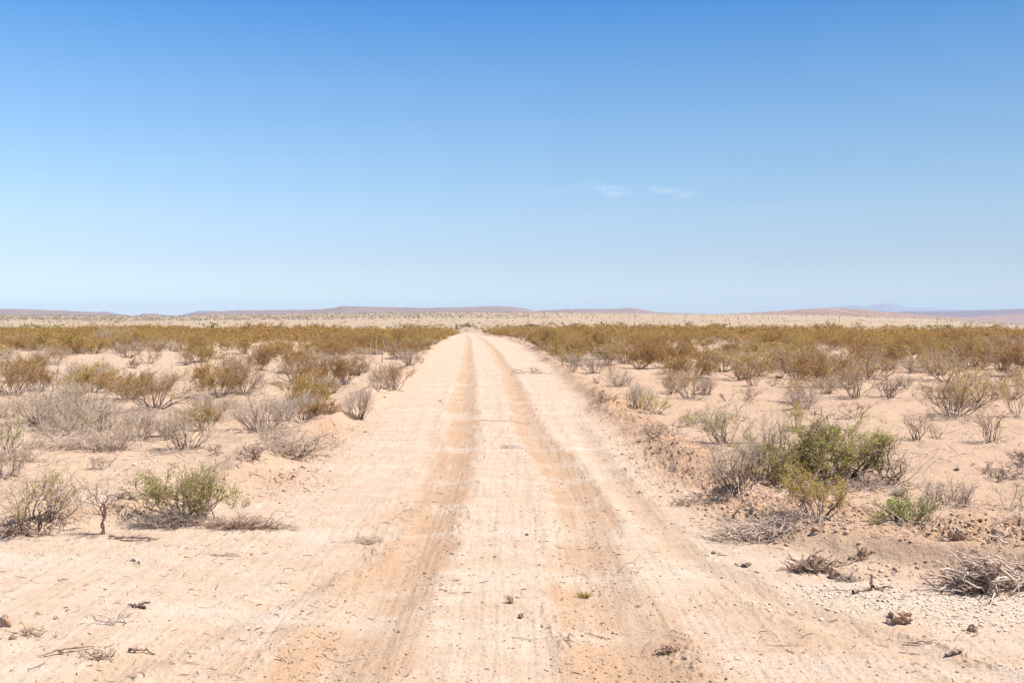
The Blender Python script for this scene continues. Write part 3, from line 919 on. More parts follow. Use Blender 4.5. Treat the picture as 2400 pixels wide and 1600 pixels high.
 ('grey', 560, 905, 86, 66, 'wiry brown grey shrub between the olive bush and the pale grey one', dict(wood='M_BROWNTWIG')),
 ('grey', 760, 905, 56, 42, 'low hazy grass like shrub before the vase shaped bush', dict(wood='M_PALETWIG', leaf_n=0)),
 ('olive', 625, 820, 60, 46, 'creosote bush right of the small dead forked one'),
 ('olive', 560, 812, 56, 44, 'creosote bush standing left of its neighbour behind the dead fork'),
 ('grey', 940, 838, 50, 40, 'grey bush on the left verge behind the leaning olive bush'),
 ('stub', 966, 834, 18, 18, 'tiny dark dead bush on the crest of the left windrow'),
 ('tan', 915, 826, 62, 44, 'brown bush on the left verge before the long band'),
 ('sage', 243, 797, 42, 50, 'small green topped tree standing in the scrub band at the left', dict(leafm='M_GREEN', lf_low=.55, leaf_n=260, leaf=.06, name='small_tree', cat='tree')),
 ('sage', 285, 786, 48, 42, 'yellow green tree right of the small green topped one', dict(leafm='M_OCHRE', lf_low=.5, leaf_n=240, leaf=.07, name='small_tree', cat='tree')),
]
for row in HAND:
    kw = dict(row[6]) if len(row) > 6 else {}
    shrub(*row[:6], **kw)


# ------------------------------------------------------------------ the scrub that fills the plain: copies of a few bushes
def proto(kind, seed, H, W, d=40.):
    p = kind_params(kind, 0, 0, W * F / d, H * F / d, d, W, H)
    p['leaf_n'] = int(p['leaf_n'] * 1.3)
    p['zmin'] = 0.
    g, lf = plant(seed, H, W, **p)
    nm, ct, mw, ml = STYLE[kind]
    return nm, ct, g.mesh('stems', [globals()[mw], M_STEM]), lf.mesh('foliage', globals()[ml]) if lf.n else None


protos = {'olive': [proto('olive', 900 + i, h, w_) for i, (h, w_) in enumerate([(1.3, 1.9), (1.1, 2.1), (1.4, 1.8), (.95, 1.6), (1.2, 2.3), (1.05, 1.5), (1.3, 2.2)])],
          'tan': [proto('tan', 920 + i, h, w_) for i, (h, w_) in enumerate([(1.0, 1.5), (.85, 1.4), (1.1, 1.8)])],
          'grey': [proto('grey', 940 + i, h, w_) for i, (h, w_) in enumerate([(.8, 1.3), (.65, 1.4), (.9, 1.5), (.5, .9)])]}

rs = np.random.default_rng(5)


def candidates(y0, y1, dens_f, cell):
    """jittered grid of shrub sites, thinned by dens_f(x, y, side_r)"""
    xs = np.arange(-.64 * y1 - 6, .64 * y1 + 6, cell)
    ys = np.arange(y0, y1, cell)
    X, Y = np.meshgrid(xs, ys)
    X = (X + rs.uniform(-.48, .48, X.shape) * cell).ravel()
    Y = (Y + rs.uniform(-.48, .48, Y.shape) * cell).ravel()
    ok = np.abs(X) < .62 * Y + 4
    X, Y = X[ok], Y[ok]
    s, side = masks(X, Y)
    p = dens_f(X, Y, side)
    ok = (s > .75) & (rs.uniform(0, 1, len(X)) < p)
    return X[ok], Y[ok]


def dens(X, Y, side):
    cl = fbm(X * .11, Y * .07, 301, 3)
    left = np.interp(Y, [15, 18, 24, 32, 45, 60, 75, 92], [.10, .5, .62, .48, .36, .40, .55, .82])
    right = np.interp(Y, [15, 24, 34, 44, 60, 75, 92], [.02, .12, .28, .36, .40, .52, .80])
    p = np.where(side, right, left) * np.clip(1.05 + 1.5 * fbm(X * .06, Y * .03, 303, 2), .25, 1.25)
    lim = ss(60, 95, Y)
    return p * np.clip(1 + 1.6 * cl * (1 - lim) + .7 * cl, .1, 1.4)


X, Y = candidates(15.5, 172, dens, 1.55)
px, py, pr = (np.array([q[i] for q in placed]) for i in range(3))
near = (np.hypot(X[:, None] - px[None, :], Y[:, None] - py[None, :]) < pr[None, :] * .65 + .35).any(1)
X, Y = X[~near], Y[~near]
order = np.argsort(Y)
X, Y = X[order], Y[order]
Z = terrain(X, Y)
infr = np.abs(X / Y) < .53
kindr = rs.uniform(0, 1, len(X))
count = {'creosote_bush': sum(o.name.startswith('creosote_bush') for o in bpy.data.objects if o.parent is None), 'dry_shrub': sum(o.name.startswith('dry_shrub') for o in bpy.data.objects if o.parent is None)}
stuff_sites = []
for i in range(len(X)):
    x, y = X[i], Y[i]
    if y < 42:
        k = 'grey' if kindr[i] < (.68 if x < 0 else .3) else ('tan' if kindr[i] < .8 else 'olive')
    elif y < 75:
        k = 'olive' if kindr[i] < .62 else ('tan' if kindr[i] < .8 else 'grey')
    else:
        k = 'olive' if kindr[i] < .80 else ('tan' if kindr[i] < .9 else 'grey')
    sc = rs.uniform(.55, 1.12) * (.75 if y < 34 else 1.0) * (1 + .55 * float(fbm(x * .09, y * .045, 601, 2))) * (1.22 if rs.uniform() < .06 else 1)
    nm = STYLE[k][0]
    if not infr[i] and y < 70:
        if rs.uniform() < .5:
            continue
    if count[nm] >= 290 or y > 100 or (not infr[i] and y > 45):
        stuff_sites.append((x, y, Z[i], sc, 0 if k != 'grey' else 1))
        continue
    count[nm] += 1
    nm, ct, ms, mf = protos[k][rs.integers(0, len(protos[k]))]
    side = 'left' if x < -1 - .04 * y else 'right'
    if k == 'grey':
        lab = 'hazy grey leafless shrub scattered on the sand %s of the track behind the front bushes' % side
        grp = 'grey shrubs scattered %s of the track' % side
    else:
        lab = 'olive brown creosote bush among many like it in the dense scrub %s of the track' % side
        grp = 'creosote bushes of the scrub band %s of the track' % side
    e = empty(nm, (x, y, Z[i] - .02), lab, ct, grp, rs.uniform(0, 6.28), (sc * rs.uniform(.9, 1.15), sc * rs.uniform(.9, 1.15), sc * rs.uniform(.85, 1.1)))
    link('stems', ms, e)
    if mf:
        link('foliage', mf, e)
print('individual scrub', count, 'stuff', len(stuff_sites))


# ---- the rest of the band, as one mass: lighter bushes in one mesh
def lod_bush(seed, H, W, nstem, nleaf, leaf, grey=False):
    rng = np.random.default_rng(seed)
    g = Geo()
    p = dict(n1=nstem, k2=2, k3=2, leaf_n=nleaf, leaf=leaf, lf_low=.18, clump=1.0, base=.14, dome=.32, thick=2.0)
    a, b = plant(seed, H, W, **p)
    g.v, g.f, g.m, g.n = a.v, a.f, [q * 0 for q in a.m], a.n
    v, f, m = b.arrays() if b.n else (np.zeros((0, 3)), np.zeros((0, 4), int), np.zeros(0, int))
    if b.n:
        g.add(v, f, 1)
    return g.arrays()


def mass(name, lods, sites, mats, label, cat='scrub'):
    VV, FF, MM, off = [], [], [], 0
    for (x, y, z, sc, li) in sites:
        v, f, m = lods[li][rs.integers(0, len(lods[li]))]
        a = rs.uniform(0, 6.28)
        ca, sa = math.cos(a), math.sin(a)
        k = sc * rs.uniform(.85, 1.15)
        vv = np.stack([(v[:, 0] * ca - v[:, 1] * sa) * sc + x, (v[:, 0] * sa + v[:, 1] * ca) * sc + y, v[:, 2] * k + z], 1)
        VV.append(vv.astype(np.float32))
        FF.append((f + off).astype(np.int32))
        MM.append(m)
        off += len(v)
    me = mesh_np(name, np.concatenate(VV), np.concatenate(FF), mats, mat_index=np.concatenate(MM))
    o = link(name, me)
    o['kind'] = 'stuff'
    o['label'] = label
    return o


def bush_lods(nl, ls, ns):
    return [[lod_bush(1000 + i, h, w_, ns, nl, ls) for i, (h, w_) in enumerate([(1.15, 1.9), (1.0, 2.0), (1.3, 1.8), (.9, 1.7), (1.1, 2.2)])],
            [lod_bush(1020 + i, h, w_, ns * 2, 4, ls, True) for i, (h, w_) in enumerate([(.9, 1.2), (1.0, 1.4), (.8, 1.1)])]]


st_near = [s for s in stuff_sites if s[1] < 95]
st_far = [s for s in stuff_sites if s[1] >= 95]
mass('scrub', bush_lods(620, .072, 10), st_near, [M_BROWNTWIG, M_OLIVE], 'rest of the dense olive brown scrub band in the middle distance')
mass('scrub', bush_lods(300, .105, 6), st_far, [M_BROWNTWIG, M_OLIVE], 'far edge of the olive brown scrub band')


# ------------------------------------------------------------------ far plain: dots of scrub, darker bushes along the dry valley
def blob(seed, n, size):
    rng = np.random.default_rng(seed)
    g = Geo()
    a = rng.normal(size=(n, 3)) * np.array([.42, .42, .25]) + np.array([0, 0, .42])
    a[:, 2] = np.abs(a[:, 2])
    g.leaves(rng, a, size, size * .8)
    return g.arrays()


M_FARBUSH = leaf_mat('far_bush_leaf', [(.16, .12, .065), (.22, .17, .10), (.27, .20, .13), (.19, .16, .07)], .1)
M_VALLEY = leaf_mat('valley_bush_leaf', [(.20, .17, .06), (.26, .21, .08), (.32, .26, .11)], .15)
rs = np.random.default_rng(17)
blobs = [[blob(2000 + i, 16, .55) for i in range(4)]]
pts = []
rng_ = np.random.default_rng(18)
N_D = 5200
rr = 430 + (2560 - 430) * rng_.uniform(0, 1, N_D * 3) ** .85
uu = rng_.uniform(-120, 2480, N_D * 3)
ang = np.arctan((uu - 1176) / F)
xx, yy = rr * np.sin(ang), rr * np.cos(ang)
cl = fbm(xx / 260, yy / 110, 401, 4)
leftband = ss(1500, 700, uu) * ss(1500, 1900, rr) * 1.6
keep = rng_.uniform(0, 1, len(rr)) < np.clip(.07 + .55 * cl + .12 * ss(1700, 2500, rr) + leftband, .02, 1)
xx, yy, rr = xx[keep], yy[keep], rr[keep]
zz = terrain(xx, yy)
far_sites = [(x, y, z, rng_.uniform(.8, 1.7) * (1 + .35 * (r > 1500)), 0) for x, y, z, r in zip(xx, yy, zz, rr)]
mass('scrub', blobs, far_sites, [M_FARBUSH], 'tiny dark shrubs dotting the pale plain beyond the valley')
# scrub on the crest and the slopes of the near hill
hs = []
for _ in range(900):
    u = rng_.uniform(1600, 2300)
    hs.append(u)
# valley line bushes: things of their own
vb_meshes = [mesh_np('foliage', *blob(2100 + i, 60, .32)[:2], M_VALLEY) for i in range(5)]
n_v = 0
for i in range(150):
    u = rng_.uniform(-20, 2370)
    r = rng_.normal(690, 45)
    if rng_.uniform() < .18:
        r = rng_.uniform(560, 1000)
    a = math.atan((u - 1176) / F)
    x, y = r * math.sin(a), r * math.cos(a)
    z = float(terrain(x, y))
    s_ = rng_.uniform(1.3, 2.6) * (1.0 if rng_.uniform() < .85 else 1.5)
    wide = rng_.uniform(1.0, 2.4)
    o = link('valley_bush', vb_meshes[i % 5], None, (x, y, z - .2))
    o.scale = (s_ * wide, s_ * wide, s_)
    o.rotation_euler = (0, 0, rng_.uniform(0, 6.28))
    tag(o, 'dark green bush in the thin line of bushes along the far dry valley', 'bush', 'bushes along the dry valley')
for (u, r, s_, wd, lab) in [(1385, 520, 4.4, 1.0, 'tallest yellow green tree rising from the valley line right of the track'),
                            (490, 560, 4.4, 1.1, 'rounded green tree in the valley line at the left'),
                            (1050, 600, 3.0, 1.2, 'round dark tree in the valley line just left of the track end')]:
    a = math.atan((u - 1176) / F)
    x, y = r * math.sin(a), r * math.cos(a)
    z = float(terrain(x, y))
    t = empty('valley_tree', (x, y, z), lab, 'tree')
    f = link('crown', vb_meshes[int(u) % 5], t, (0, 0, 0))
    f.scale = (s_ * wd, s_ * wd, s_)
    g = Geo()
    g.tubes(np.array([[[0, 0, -.3], [.1, 0, .8], [0, .1, 2.2]]]), np.array([[.25, .2, .12]]), 6)
    link('trunk', g.mesh('trunk', M_BARK), t)


# ------------------------------------------------------------------ utility poles across the plain
def pole_meshes():
    g = Geo()
    g.tubes(np.array([[[0, 0, -.5], [0, 0, 4], [0, 0, 9.0]]]), np.array([[.17, .15, .11]]), 8)
    post = g.mesh('post', M_BARK)
    g = Geo()
    g.tubes(np.array([[[-1.1, 0, 8.3], [0, 0, 8.3], [1.1, 0, 8.3]]]), np.array([[.07, .07, .07]]), 4)
    arm = g.mesh('crossarm', M_BARK)
    g = Geo()
    for q in (-1.0, -.4, .4, 1.0):
        g.tubes(np.array([[[q, 0, 8.36], [q, 0, 8.44], [q, 0, 8.55]]]), np.array([[.03, .05, .03]]), 6)
    ins = g.mesh('insulators', M_DRIFT)
    return post, arm, ins


post, arm, ins = pole_meshes()
order_w = ['first', 'second', 'third', 'fourth', 'fifth', 'sixth', 'seventh', 'eighth', 'ninth']
for i, u in enumerate([206, 458, 706, 963, 1213, 1458, 1696, 1928, 2152]):
    a = math.atan((u - 1176) / F)
    r = 930 / math.cos(a)
    x, y = r * math.sin(a), r * math.cos(a)
    t = empty('utility_pole', (x, y, float(terrain(x, y))), '%s thin wooden utility pole from the left, far out on the pale plain' % order_w[i], 'utility pole', 'utility poles crossing the plain')
    link('post', post, t)
    link('crossarm', arm, t)
    link('insulators', ins, t)


# ------------------------------------------------------------------ stakes and snags on the left
def stake(u, v, hpx, label, bend=.03, name='stake', cat='stake', m=None, r0=.025):
    x, y, z = at(u, v)
    h = hpx * math.hypot(x, y) / F
    g = Geo()
    rng = np.random.default_rng(int(u))
    P = np.array([[[0, 0, -.05], [bend * h * .3, 0, h * .35], [-bend * h * .2, .02, h * .7], [bend * h, 0, h]]]) + rng.normal(size=(1, 4, 3)) * .006
    g.tubes(P, np.array([[r0 * 1.2, r0, r0 * .95, r0 * .7]]), 6)
    return tag(link(name, g.mesh(name, m or M_PALETWIG), None, (x, y, z)), label, cat)


stake(851, 820, 36, 'short pale stake, left one of the pair near the dead snag')
stake(864, 818, 42, 'taller pale stake, right one of the pair near the dead snag')
stake(718, 805, 22, 'lone pale stake standing in the creosote band')


def wood_thing(name, u, v, label, cat, polys, rads, m=M_DRIFT, sides=6, rz=0., sink=0.0, twigs=0, seed=1, tl=.12):
    """weathered wood lying or standing on the ground, polylines in metres from (u, v)"""
    x, y, z = at(u, v)
    g = Geo()
    rng = np.random.default_rng(seed)
    for P, r in zip(polys, rads):
        P = np.array(P, float)
        t = np.linspace(0, 1, len(P))
        tt = np.linspace(0, 1, max(11, len(P) * 4))
        Q = np.stack([np.interp(tt, t, P[:, i]) for i in range(3)], 1)
        r = [q_ * .8 for q_ in r]
        amp = (.55 if max(r) < .0125 else .3) * max(r)
        Q[1:-1] += rng.normal(size=Q[1:-1].shape) * amp
        R_ = np.interp(tt, np.linspace(0, 1, len(r)), r) * rng.uniform(.6, 1.35, len(tt))
        gx_, gy_ = Q[:, 0] + x, Q[:, 1] + y
        Q[:, 2] += (terrain(gx_, gy_) - z)
        g.tubes(Q[None], R_[None], sides)
        if twigs:
            p, tg, _ = kids(rng, Q[None], twigs, tl, 1.0, lo=.1, lift=.1)
            l2 = grow(rng, p, tg, 3, .3)
            g.tubes(l2, rad_line(len(l2), 4, max(r) * .28, .0012), 3)
            p, tg, _ = kids(rng, l2, 3, tl * .5, .7, lo=.2)
            l3 = grow(rng, p, tg, 2, .3)
            g.tubes(l3, rad_line(len(l3), 3, .0018, .001), 3)
    o = link(name, g.mesh(name, m), None, (x, y, z - sink))
    return tag(o, label, cat)


wood_thing('dead_snag', 880, 832, 'pale forked dead snag standing on the left verge', 'dead tree',
           [[(0, 0, -.05), (-.05, 0, .35), (.06, 0, .7), (.02, 0, 1.1)], [(.06, 0, .7), (.2, 0, .95), (.24, 0, 1.15)], [(-.03, 0, .4), (-.18, .05, .6)]],
           [[.05, .04, .03, .012], [.025, .01], [.02, .008]], M_PALETWIG)
wood_thing('bare_stalk', 135, 905, 'tall pale bare stalk rising behind the grey cluster at the left', 'dead stalk',
           [[(0, 0, 0), (-.05, 0, .5), (.02, 0, .9), (-.03, 0, 1.15)], [(.4, .1, 0), (.5, .1, .5), (.42, .1, .85)]], [[.03, .025, .015, .008], [.022, .015, .006]], M_PALETWIG)

# ------------------------------------------------------------------ brush heaps
def brush(u, v, wpx, hpx, label, n=120, m=M_BROWNTWIG, depth=.5, seed=0, long_=1.0, arcs=0, name='brush_pile', r0=.006, dirx=None):
    x, y, z = at(u, v)
    d = math.hypot(x, y)
    W, H = wpx * d / F, hpx * d / F
    rng = np.random.default_rng(seed + int(u))
    g = Geo()
    P0 = np.stack([rng.normal(0, .26, n) * W, rng.normal(0, .26, n) * W * depth, np.abs(rng.normal(0, .3, n)) * H], 1)
    env = np.exp(-(P0[:, 0] / (W * .45)) ** 2)
    P0[:, 2] *= env
    a = rng.uniform(0, 2 * math.pi, n) if dirx is None else rng.normal(dirx, .7, n)
    L = rng.uniform(.15, .5, n) * W * long_
    T = P0 + np.stack([np.cos(a) * L, np.sin(a) * L * .8, rng.normal(0.05, .18, n) * L + .12 * H], 1)
    l1 = grow(rng, P0, T, 5, .3)
    l1[..., 2] = np.abs(l1[..., 2])
    gz = terrain(l1[..., 0] + x, l1[..., 1] + y) - z
    l1[..., 2] += gz
    g.tubes(l1, rad_line(n, 6, r0, r0 * .45) * rng.uniform(.5, 1.4, (n, 1)), 4)
    p, t, _ = kids(rng, l1, 4, W * .10, .8, lo=.1)
    l2 = grow(rng, p, t, 3, .35)
    g.tubes(l2, rad_line(len(l2), 4, r0 * .35, .0012), 3)
    p, t, _ = kids(rng, l2, 3, W * .05, .8, lo=.1)
    l3 = grow(rng, p, t, 2, .35)
    g.tubes(l3, rad_line(len(l3), 3, r0 * .2, .001), 3)
    if arcs:
        P0 = np.stack([rng.normal(0, .15, arcs) * W, rng.normal(0, .1, arcs) * W, np.full(arcs, H * .3)], 1)
        a = rng.uniform(0, 2 * math.pi, arcs) if dirx is None else rng.normal(dirx, .5, arcs)
        T = P0 + np.stack([np.cos(a) * W * .6, np.sin(a) * W * .3, rng.uniform(-.1, .9, arcs) * H], 1)
        st = nrm(np.stack([np.cos(a) * .5, np.sin(a) * .3, np.full(arcs, .9)], 1))
        l = grow(rng, P0, T, 8, .12, st)
        g.tubes(l, rad_line(arcs, 9, r0 * 1.2, .002), 4)
        p, t, _ = kids(rng, l, 5, W * .1, .7, lo=.2)
        l2 = grow(rng, p, t, 3, .3)
        g.tubes(l2, rad_line(len(l2), 4, .0025, .001), 3)
    return tag(link(name, g.mesh(name, m), None, (x, y, z)), label, 'brush pile')


brush(1748, 1236, 175, 50, 'grey brown heap of dead branches below the green thicket', n=170, m=M_GREYTWIG, arcs=6)
brush(1868, 1312, 95, 44, 'dark dead brush heap with a pale stick across it, left of the upturned clod', n=130, seed=3)
brush(1945, 1335, 46, 30, 'fine straw coloured root mat right of the upturned clod', n=80, m=M_PALETWIG, r0=.003)
brush(2290, 1350, 175, 92, 'large grey brush heap with long arching branches at the right edge', n=230, m=M_GREYTWIG, arcs=14, seed=7, r0=.008, dirx=3.0)
brush(2230, 1360, 80, 30, 'brown crumbled root heap at the left foot of the large right brush heap', n=90, seed=8)
brush(1975, 1281, 50, 14, 'flat little bundle of dead twigs on pale soil', n=30, seed=9)
brush(165, 1030, 220, 34, 'long low tangle of fallen grey branches under the left grey cluster', n=150, m=M_GREYTWIG, seed=11, depth=.25)
brush(545, 1212, 165, 18, 'low mat of dead twigs right of the leaning mesquite trunk', n=120, m=M_BROWNTWIG, seed=12, depth=.25, r0=.004)
brush(395, 1205, 130, 46, 'dry brown skirt of dead twigs under the leaning mesquite', n=150, m=M_GREYTWIG, seed=13, r0=.004)
brush(40, 1228, 120, 16, 'sparse fallen twigs at the foot of the front left bush', n=40, m=M_BROWNTWIG, seed=14, depth=.4)
brush(40, 1060, 110, 36, 'grey fallen branches at the left edge', n=80, m=M_GREYTWIG, seed=15, depth=.4)
brush(252, 1432, 90, 46, 'thin dry branch with many twigs lying in the left foreground', n=16, m=M_GREYTWIG, seed=16, depth=.5, r0=.0045)
brush(228, 1510, 52, 34, 'small brown weed tuft in the left foreground', n=34, m=M_BROWNTWIG, seed=17, r0=.0035)
brush(60, 1460, 90, 16, 'flat curved twigs near the left edge of the foreground', n=14, seed=18, depth=.5, r0=.004)
brush(1218, 858, 90, 14, 'branches dropped on the track far ahead', n=26, seed=19, depth=.3, r0=.008)
brush(838, 1245, 80, 22, 'flattened dead weed on the left side of the track', n=60, m=M_GREYTWIG, seed=20, r0=.003)
brush(1585, 1085, 30, 16, 'small dark twig heap on the right verge', n=24, seed=21, r0=.004)
brush(1560, 1160, 60, 16, 'dark twigs low on the right verge', n=26, seed=22, r0=.004)
brush(1530, 1498, 46, 24, 'dark dead tuft in the right wheel track foreground', n=40, m=M_BROWNTWIG, seed=23, r0=.004)
brush(1166, 1030, 44, 14, 'straw coloured dead weed between the wheel tracks', n=40, m=M_PALETWIG, seed=24, r0=.003)
brush(288, 1170, 50, 40, 'small dead root clump between the stump and the mesquite', n=50, m=M_BARK, seed=25, r0=.004)

# ------------------------------------------------------------------ stumps, logs and sticks
wood_thing('stump', 238, 1226, 'grey dead stump with wiry twigs left of the leaning mesquite', 'stump',
           [[(0, 0, -.05), (-.01, 0, .1), (.02, 0, .22), (0, 0, .32)], [(0, 0, .2), (-.08, 0, .34), (-.06, 0, .5)], [(.02, 0, .25), (.12, 0, .38)],
            [(0, 0, .28), (-.3, 0, .36), (-.5, .02, .2)], [(0, 0, .25), (.25, 0, .3), (.4, 0, .12)], [(0, 0, .3), (-.2, .1, .45)], [(0, 0, .3), (.1, -.1, .42), (.28, -.1, .44)], [(0, 0, .2), (-.3, -.1, .25)]],
           [[.026, .022, .025, .014], [.012, .004], [.012, .004], [.008, .003], [.008, .003], [.008, .003], [.008, .003], [.007, .002]], M_DRIFT, 8, twigs=9, seed=31, tl=.2)
wood_thing('fallen_log', 262, 1236, 'split grey log lying from the stump towards the right', 'log',
           [[(-.05, .02, .03), (.15, -.04, .03), (.33, -.1, .03), (.5, -.13, .02)], [(.1, -.02, .03), (.3, -.2, .02)], [(.33, -.1, .03), (.45, -.2, .015)]],
           [[.022, .02, .016, .006], [.009, .003], [.009, .003]], M_DRIFT, 7, twigs=6, seed=32)
wood_thing('leaning_trunk', 470, 1192, 'dark crooked trunk leaning under the left mesquite', 'trunk',
           [[(.02, 0, -.04), (-.03, 0, .10), (-.08, 0, .17), (-.07, 0, .30), (-.18, 0, .42)], [(-.08, 0, .17), (-.2, .0, .25), (-.36, 0, .31)], [(-.07, 0, .28), (.03, 0, .38), (.08, 0, .47)], [(-.1, 0, .1), (-.22, -.05, -.02)]],
           [[.032, .028, .03, .018, .008], [.016, .006], [.014, .005], [.016, .012]], M_BARK, 7, twigs=7, seed=33)
wood_thing('bare_branch', 345, 1105, 'bare grey branch poking up left out of the mesquite, with a few green leaves', 'branch',
           [[(.25, 0, .05), (0, 0, .3), (-.12, 0, .48), (-.28, 0, .52)], [(-.1, 0, .45), (-.12, 0, .58)]], [[.011, .009, .007, .003], [.005, .002]], M_GREYTWIG, 6, twigs=5, seed=34)
wood_thing('forked_stump', 2000, 1356, 'short stub with two pale split logs lying out from it', 'stump',
           [[(0, 0, -.04), (0, 0, .05), (.01, 0, .13)], [(-.01, -.01, .03), (-.1, -.06, .02), (-.18, -.1, .02)], [(.02, 0, .03), (.1, .02, .025), (.18, 0, .02)]],
           [[.02, .018, .02], [.018, .017, .015], [.014, .014, .01]], M_DRIFT, 8, seed=35)
M_DRIFT2 = M_DRIFT
wood_thing('driftwood_stick', 318, 1395, 'short forked stick of dark weathered wood on the pale soil, left foreground', 'stick',
           [[(-.1, .05, .015), (-.02, .0, .015), (.05, -.03, .012), (.07, -.06, .012)], [(0, .0, .015), (.03, .07, .02), (.06, .08, .02)]], [[.005, .012, .015, .01], [.012, .008]], M_BARK, 7, seed=36)
wood_thing('driftwood_stick', 324, 1499, 'curved dark stick near the bottom left', 'stick', [[(-.09, .02, .01), (-.04, -.02, .02), (.03, .015, .02), (.09, .0, .01)]], [[.006, .011, .01, .005]], M_BARK, 6, seed=37)
wood_thing('driftwood_stick', 158, 1500, 'knotted dark root lying in the left foreground', 'root', [[(-.16, -.08, .01), (-.06, -.02, .03), (.03, .04, .03), (.14, .08, .01)], [(-.06, -.02, .02), (.02, -.05, .01)]], [[.006, .018, .016, .005], [.01, .004]], M_DRIFT, 7, seed=38)
wood_thing('driftwood_stick', 515, 1277, 'crooked thin stick lying left of the track', 'stick', [[(-.15, .03, .01), (-.04, -.02, .015), (.05, .02, .02), (.16, 0, .01)]], [[.004, .009, .009, .003]], M_DRIFT, 6, seed=39)
wood_thing('driftwood_stick', 662, 1318, 'thin bow shaped twig arching off the pale soil', 'stick', [[(-.05, .02, .0), (-.03, .0, .04), (.04, .0, .045), (.07, -.02, .02)]], [[.003, .004, .004, .002]], M_BARK, 5, seed=40)
wood_thing('driftwood_stick', 940, 1172, 'short yellowish broken stick beside the left wheel track', 'stick', [[(-.07, -.03, .02), (0, .0, .025), (.07, .03, .025)]], [[.009, .01, .008]], M_PALETWIG, 6, seed=41)
wood_thing('driftwood_stick', 1195, 1468, 'long thin grey twig in the centre foreground', 'stick', [[(-.05, .02, .006), (.02, .0, .008), (.09, -.02, .006)], [(.1, -.01, .006), (.2, .02, .006), (.3, .0, .006)]], [[.003, .004, .002], [.002, .003, .002]], M_DRIFT, 5, seed=42)
wood_thing('driftwood_stick', 1303, 1472, 'short dark twig pointing towards the camera in the centre foreground', 'stick', [[(-.025, .07, .008), (0, 0, .012), (.03, -.08, .006)]], [[.004, .005, .003]], M_BARK, 5, seed=43)
wood_thing('driftwood_stick', 1370, 1462, 'gently curved brown twig right of the short dark one', 'stick', [[(-.08, .04, .008), (0, -.01, .012), (.1, -.03, .006)]], [[.003, .005, .003]], M_BARK, 5, seed=44)
wood_thing('driftwood_stick', 2112, 1478, 'curved bare stick lying in the right foreground', 'stick', [[(-.1, .03, .012), (-.02, -.01, .02), (.06, -.02, .02), (.12, 0, .01)]], [[.005, .009, .009, .004]], M_DRIFT, 6, seed=45)
wood_thing('bark_piece', 2193, 1502, 'stubby broken piece of bark in the right foreground', 'bark', [[(-.06, 0, .015), (0, .0, .02), (.06, .01, .015)]], [[.012, .02, .014]], M_DRIFT, 7, seed=46)
wood_thing('driftwood_stick', 2090, 1502, 'small straight twig below the curved bare stick', 'stick', [[(-.07, .02, .006), (.06, -.03, .006)]], [[.004, .003]], M_DRIFT, 5, seed=47)
wood_thing('driftwood_stick', 1800, 1482, 'faint long twig right of the right wheel track', 'stick', [[(-.12, .01, .004), (0, -.01, .006), (.13, -.02, .004)]], [[.002, .003, .002]], M_DRIFT, 5, seed=48)
wood_thing('driftwood_stick', 800, 1518, 'pale wavy twig by the left wheel track in the foreground', 'stick', [[(-.13, .02, .006), (-.03, -.02, .012), (.05, .0, .01), (.13, .03, .006)]], [[.003, .004, .004, .002]], M_PALETWIG, 5, seed=49)
wood_thing('thin_pole', 1150, 968, 'long pale thin pole lying across the track', 'pole', [[(-.6, .03, .02), (-.2, .0, .03), (.25, .0, .03), (.65, -.03, .02)]], [[.010, .013, .012, .007]], M_PALETWIG, 6, seed=50)
wood_thing('driftwood_stick', 1690, 1205, 'dark broken stick standing out of the heap on the right verge', 'stick', [[(-.15, -.05, .0), (-.02, 0, .06), (.1, .03, .2)]], [[.01, .01, .006]], M_BARK, 5, seed=51)
wood_thing('driftwood_stick', 1940, 1360, 'thin root trailing over the white gravel', 'root', [[(-.2, .05, .01), (0, .0, .02), (.2, -.02, .01)]], [[.003, .005, .003]], M_DRIFT, 5, seed=52)
wood_thing('driftwood_stick', 2045, 1208, 'grey dead branches lying at the left foot of the low green bush', 'branch', [[(-.3, .06, .03), (-.1, .02, .03), (.12, 0, .03)], [(-.28, -.02, .02), (-.05, -.01, .02), (.1, .0, .02)]], [[.006, .011, .012], [.006, .009, .009]], M_DRIFT, 6, seed=53, twigs=3)


# ------------------------------------------------------------------ stones and clods
def rock_mesh(name, seed, m, rough=.5, sub=4):
    import bmesh
    rng = np.random.default_rng(seed)
    bm = bmesh.new()
    bmesh.ops.create_icosphere(bm, subdivisions=sub, radius=1)
    co = np.array([v.co[:] for v in bm.verts])
    off = rng.uniform(0, 100, 3)
    # a few flat cuts give broken faces
    for k in range(9):
        nvec = nrm(rng.normal(size=3))
        h_ = rng.uniform(.42, .8)
        d_ = co @ nvec
        co = co - np.maximum(d_ - h_, 0)[:, None] * nvec[None] * .92
    nz_ = fbm(co[:, 0] * 1.7 + off[0] + co[:, 2] * 1.3, co[:, 1] * 1.7 + off[1] - co[:, 2] * .9, seed, 4, .6)
    co = co * (1 + rough * nz_)[:, None]
    n2 = fbm(co[:, 0] * 4 + off[1] + co[:, 2] * 3, co[:, 1] * 4 + off[2] - co[:, 2] * 2, seed + 9, 3, .6)
    co = co * (1 + .22 * n2)[:, None]
    for v, c in zip(bm.verts, co):
        v.co = c
    me = bpy.data.meshes.new(name)
    bm.to_mesh(me)
    bm.free()
    me.materials.append(m)
    return me


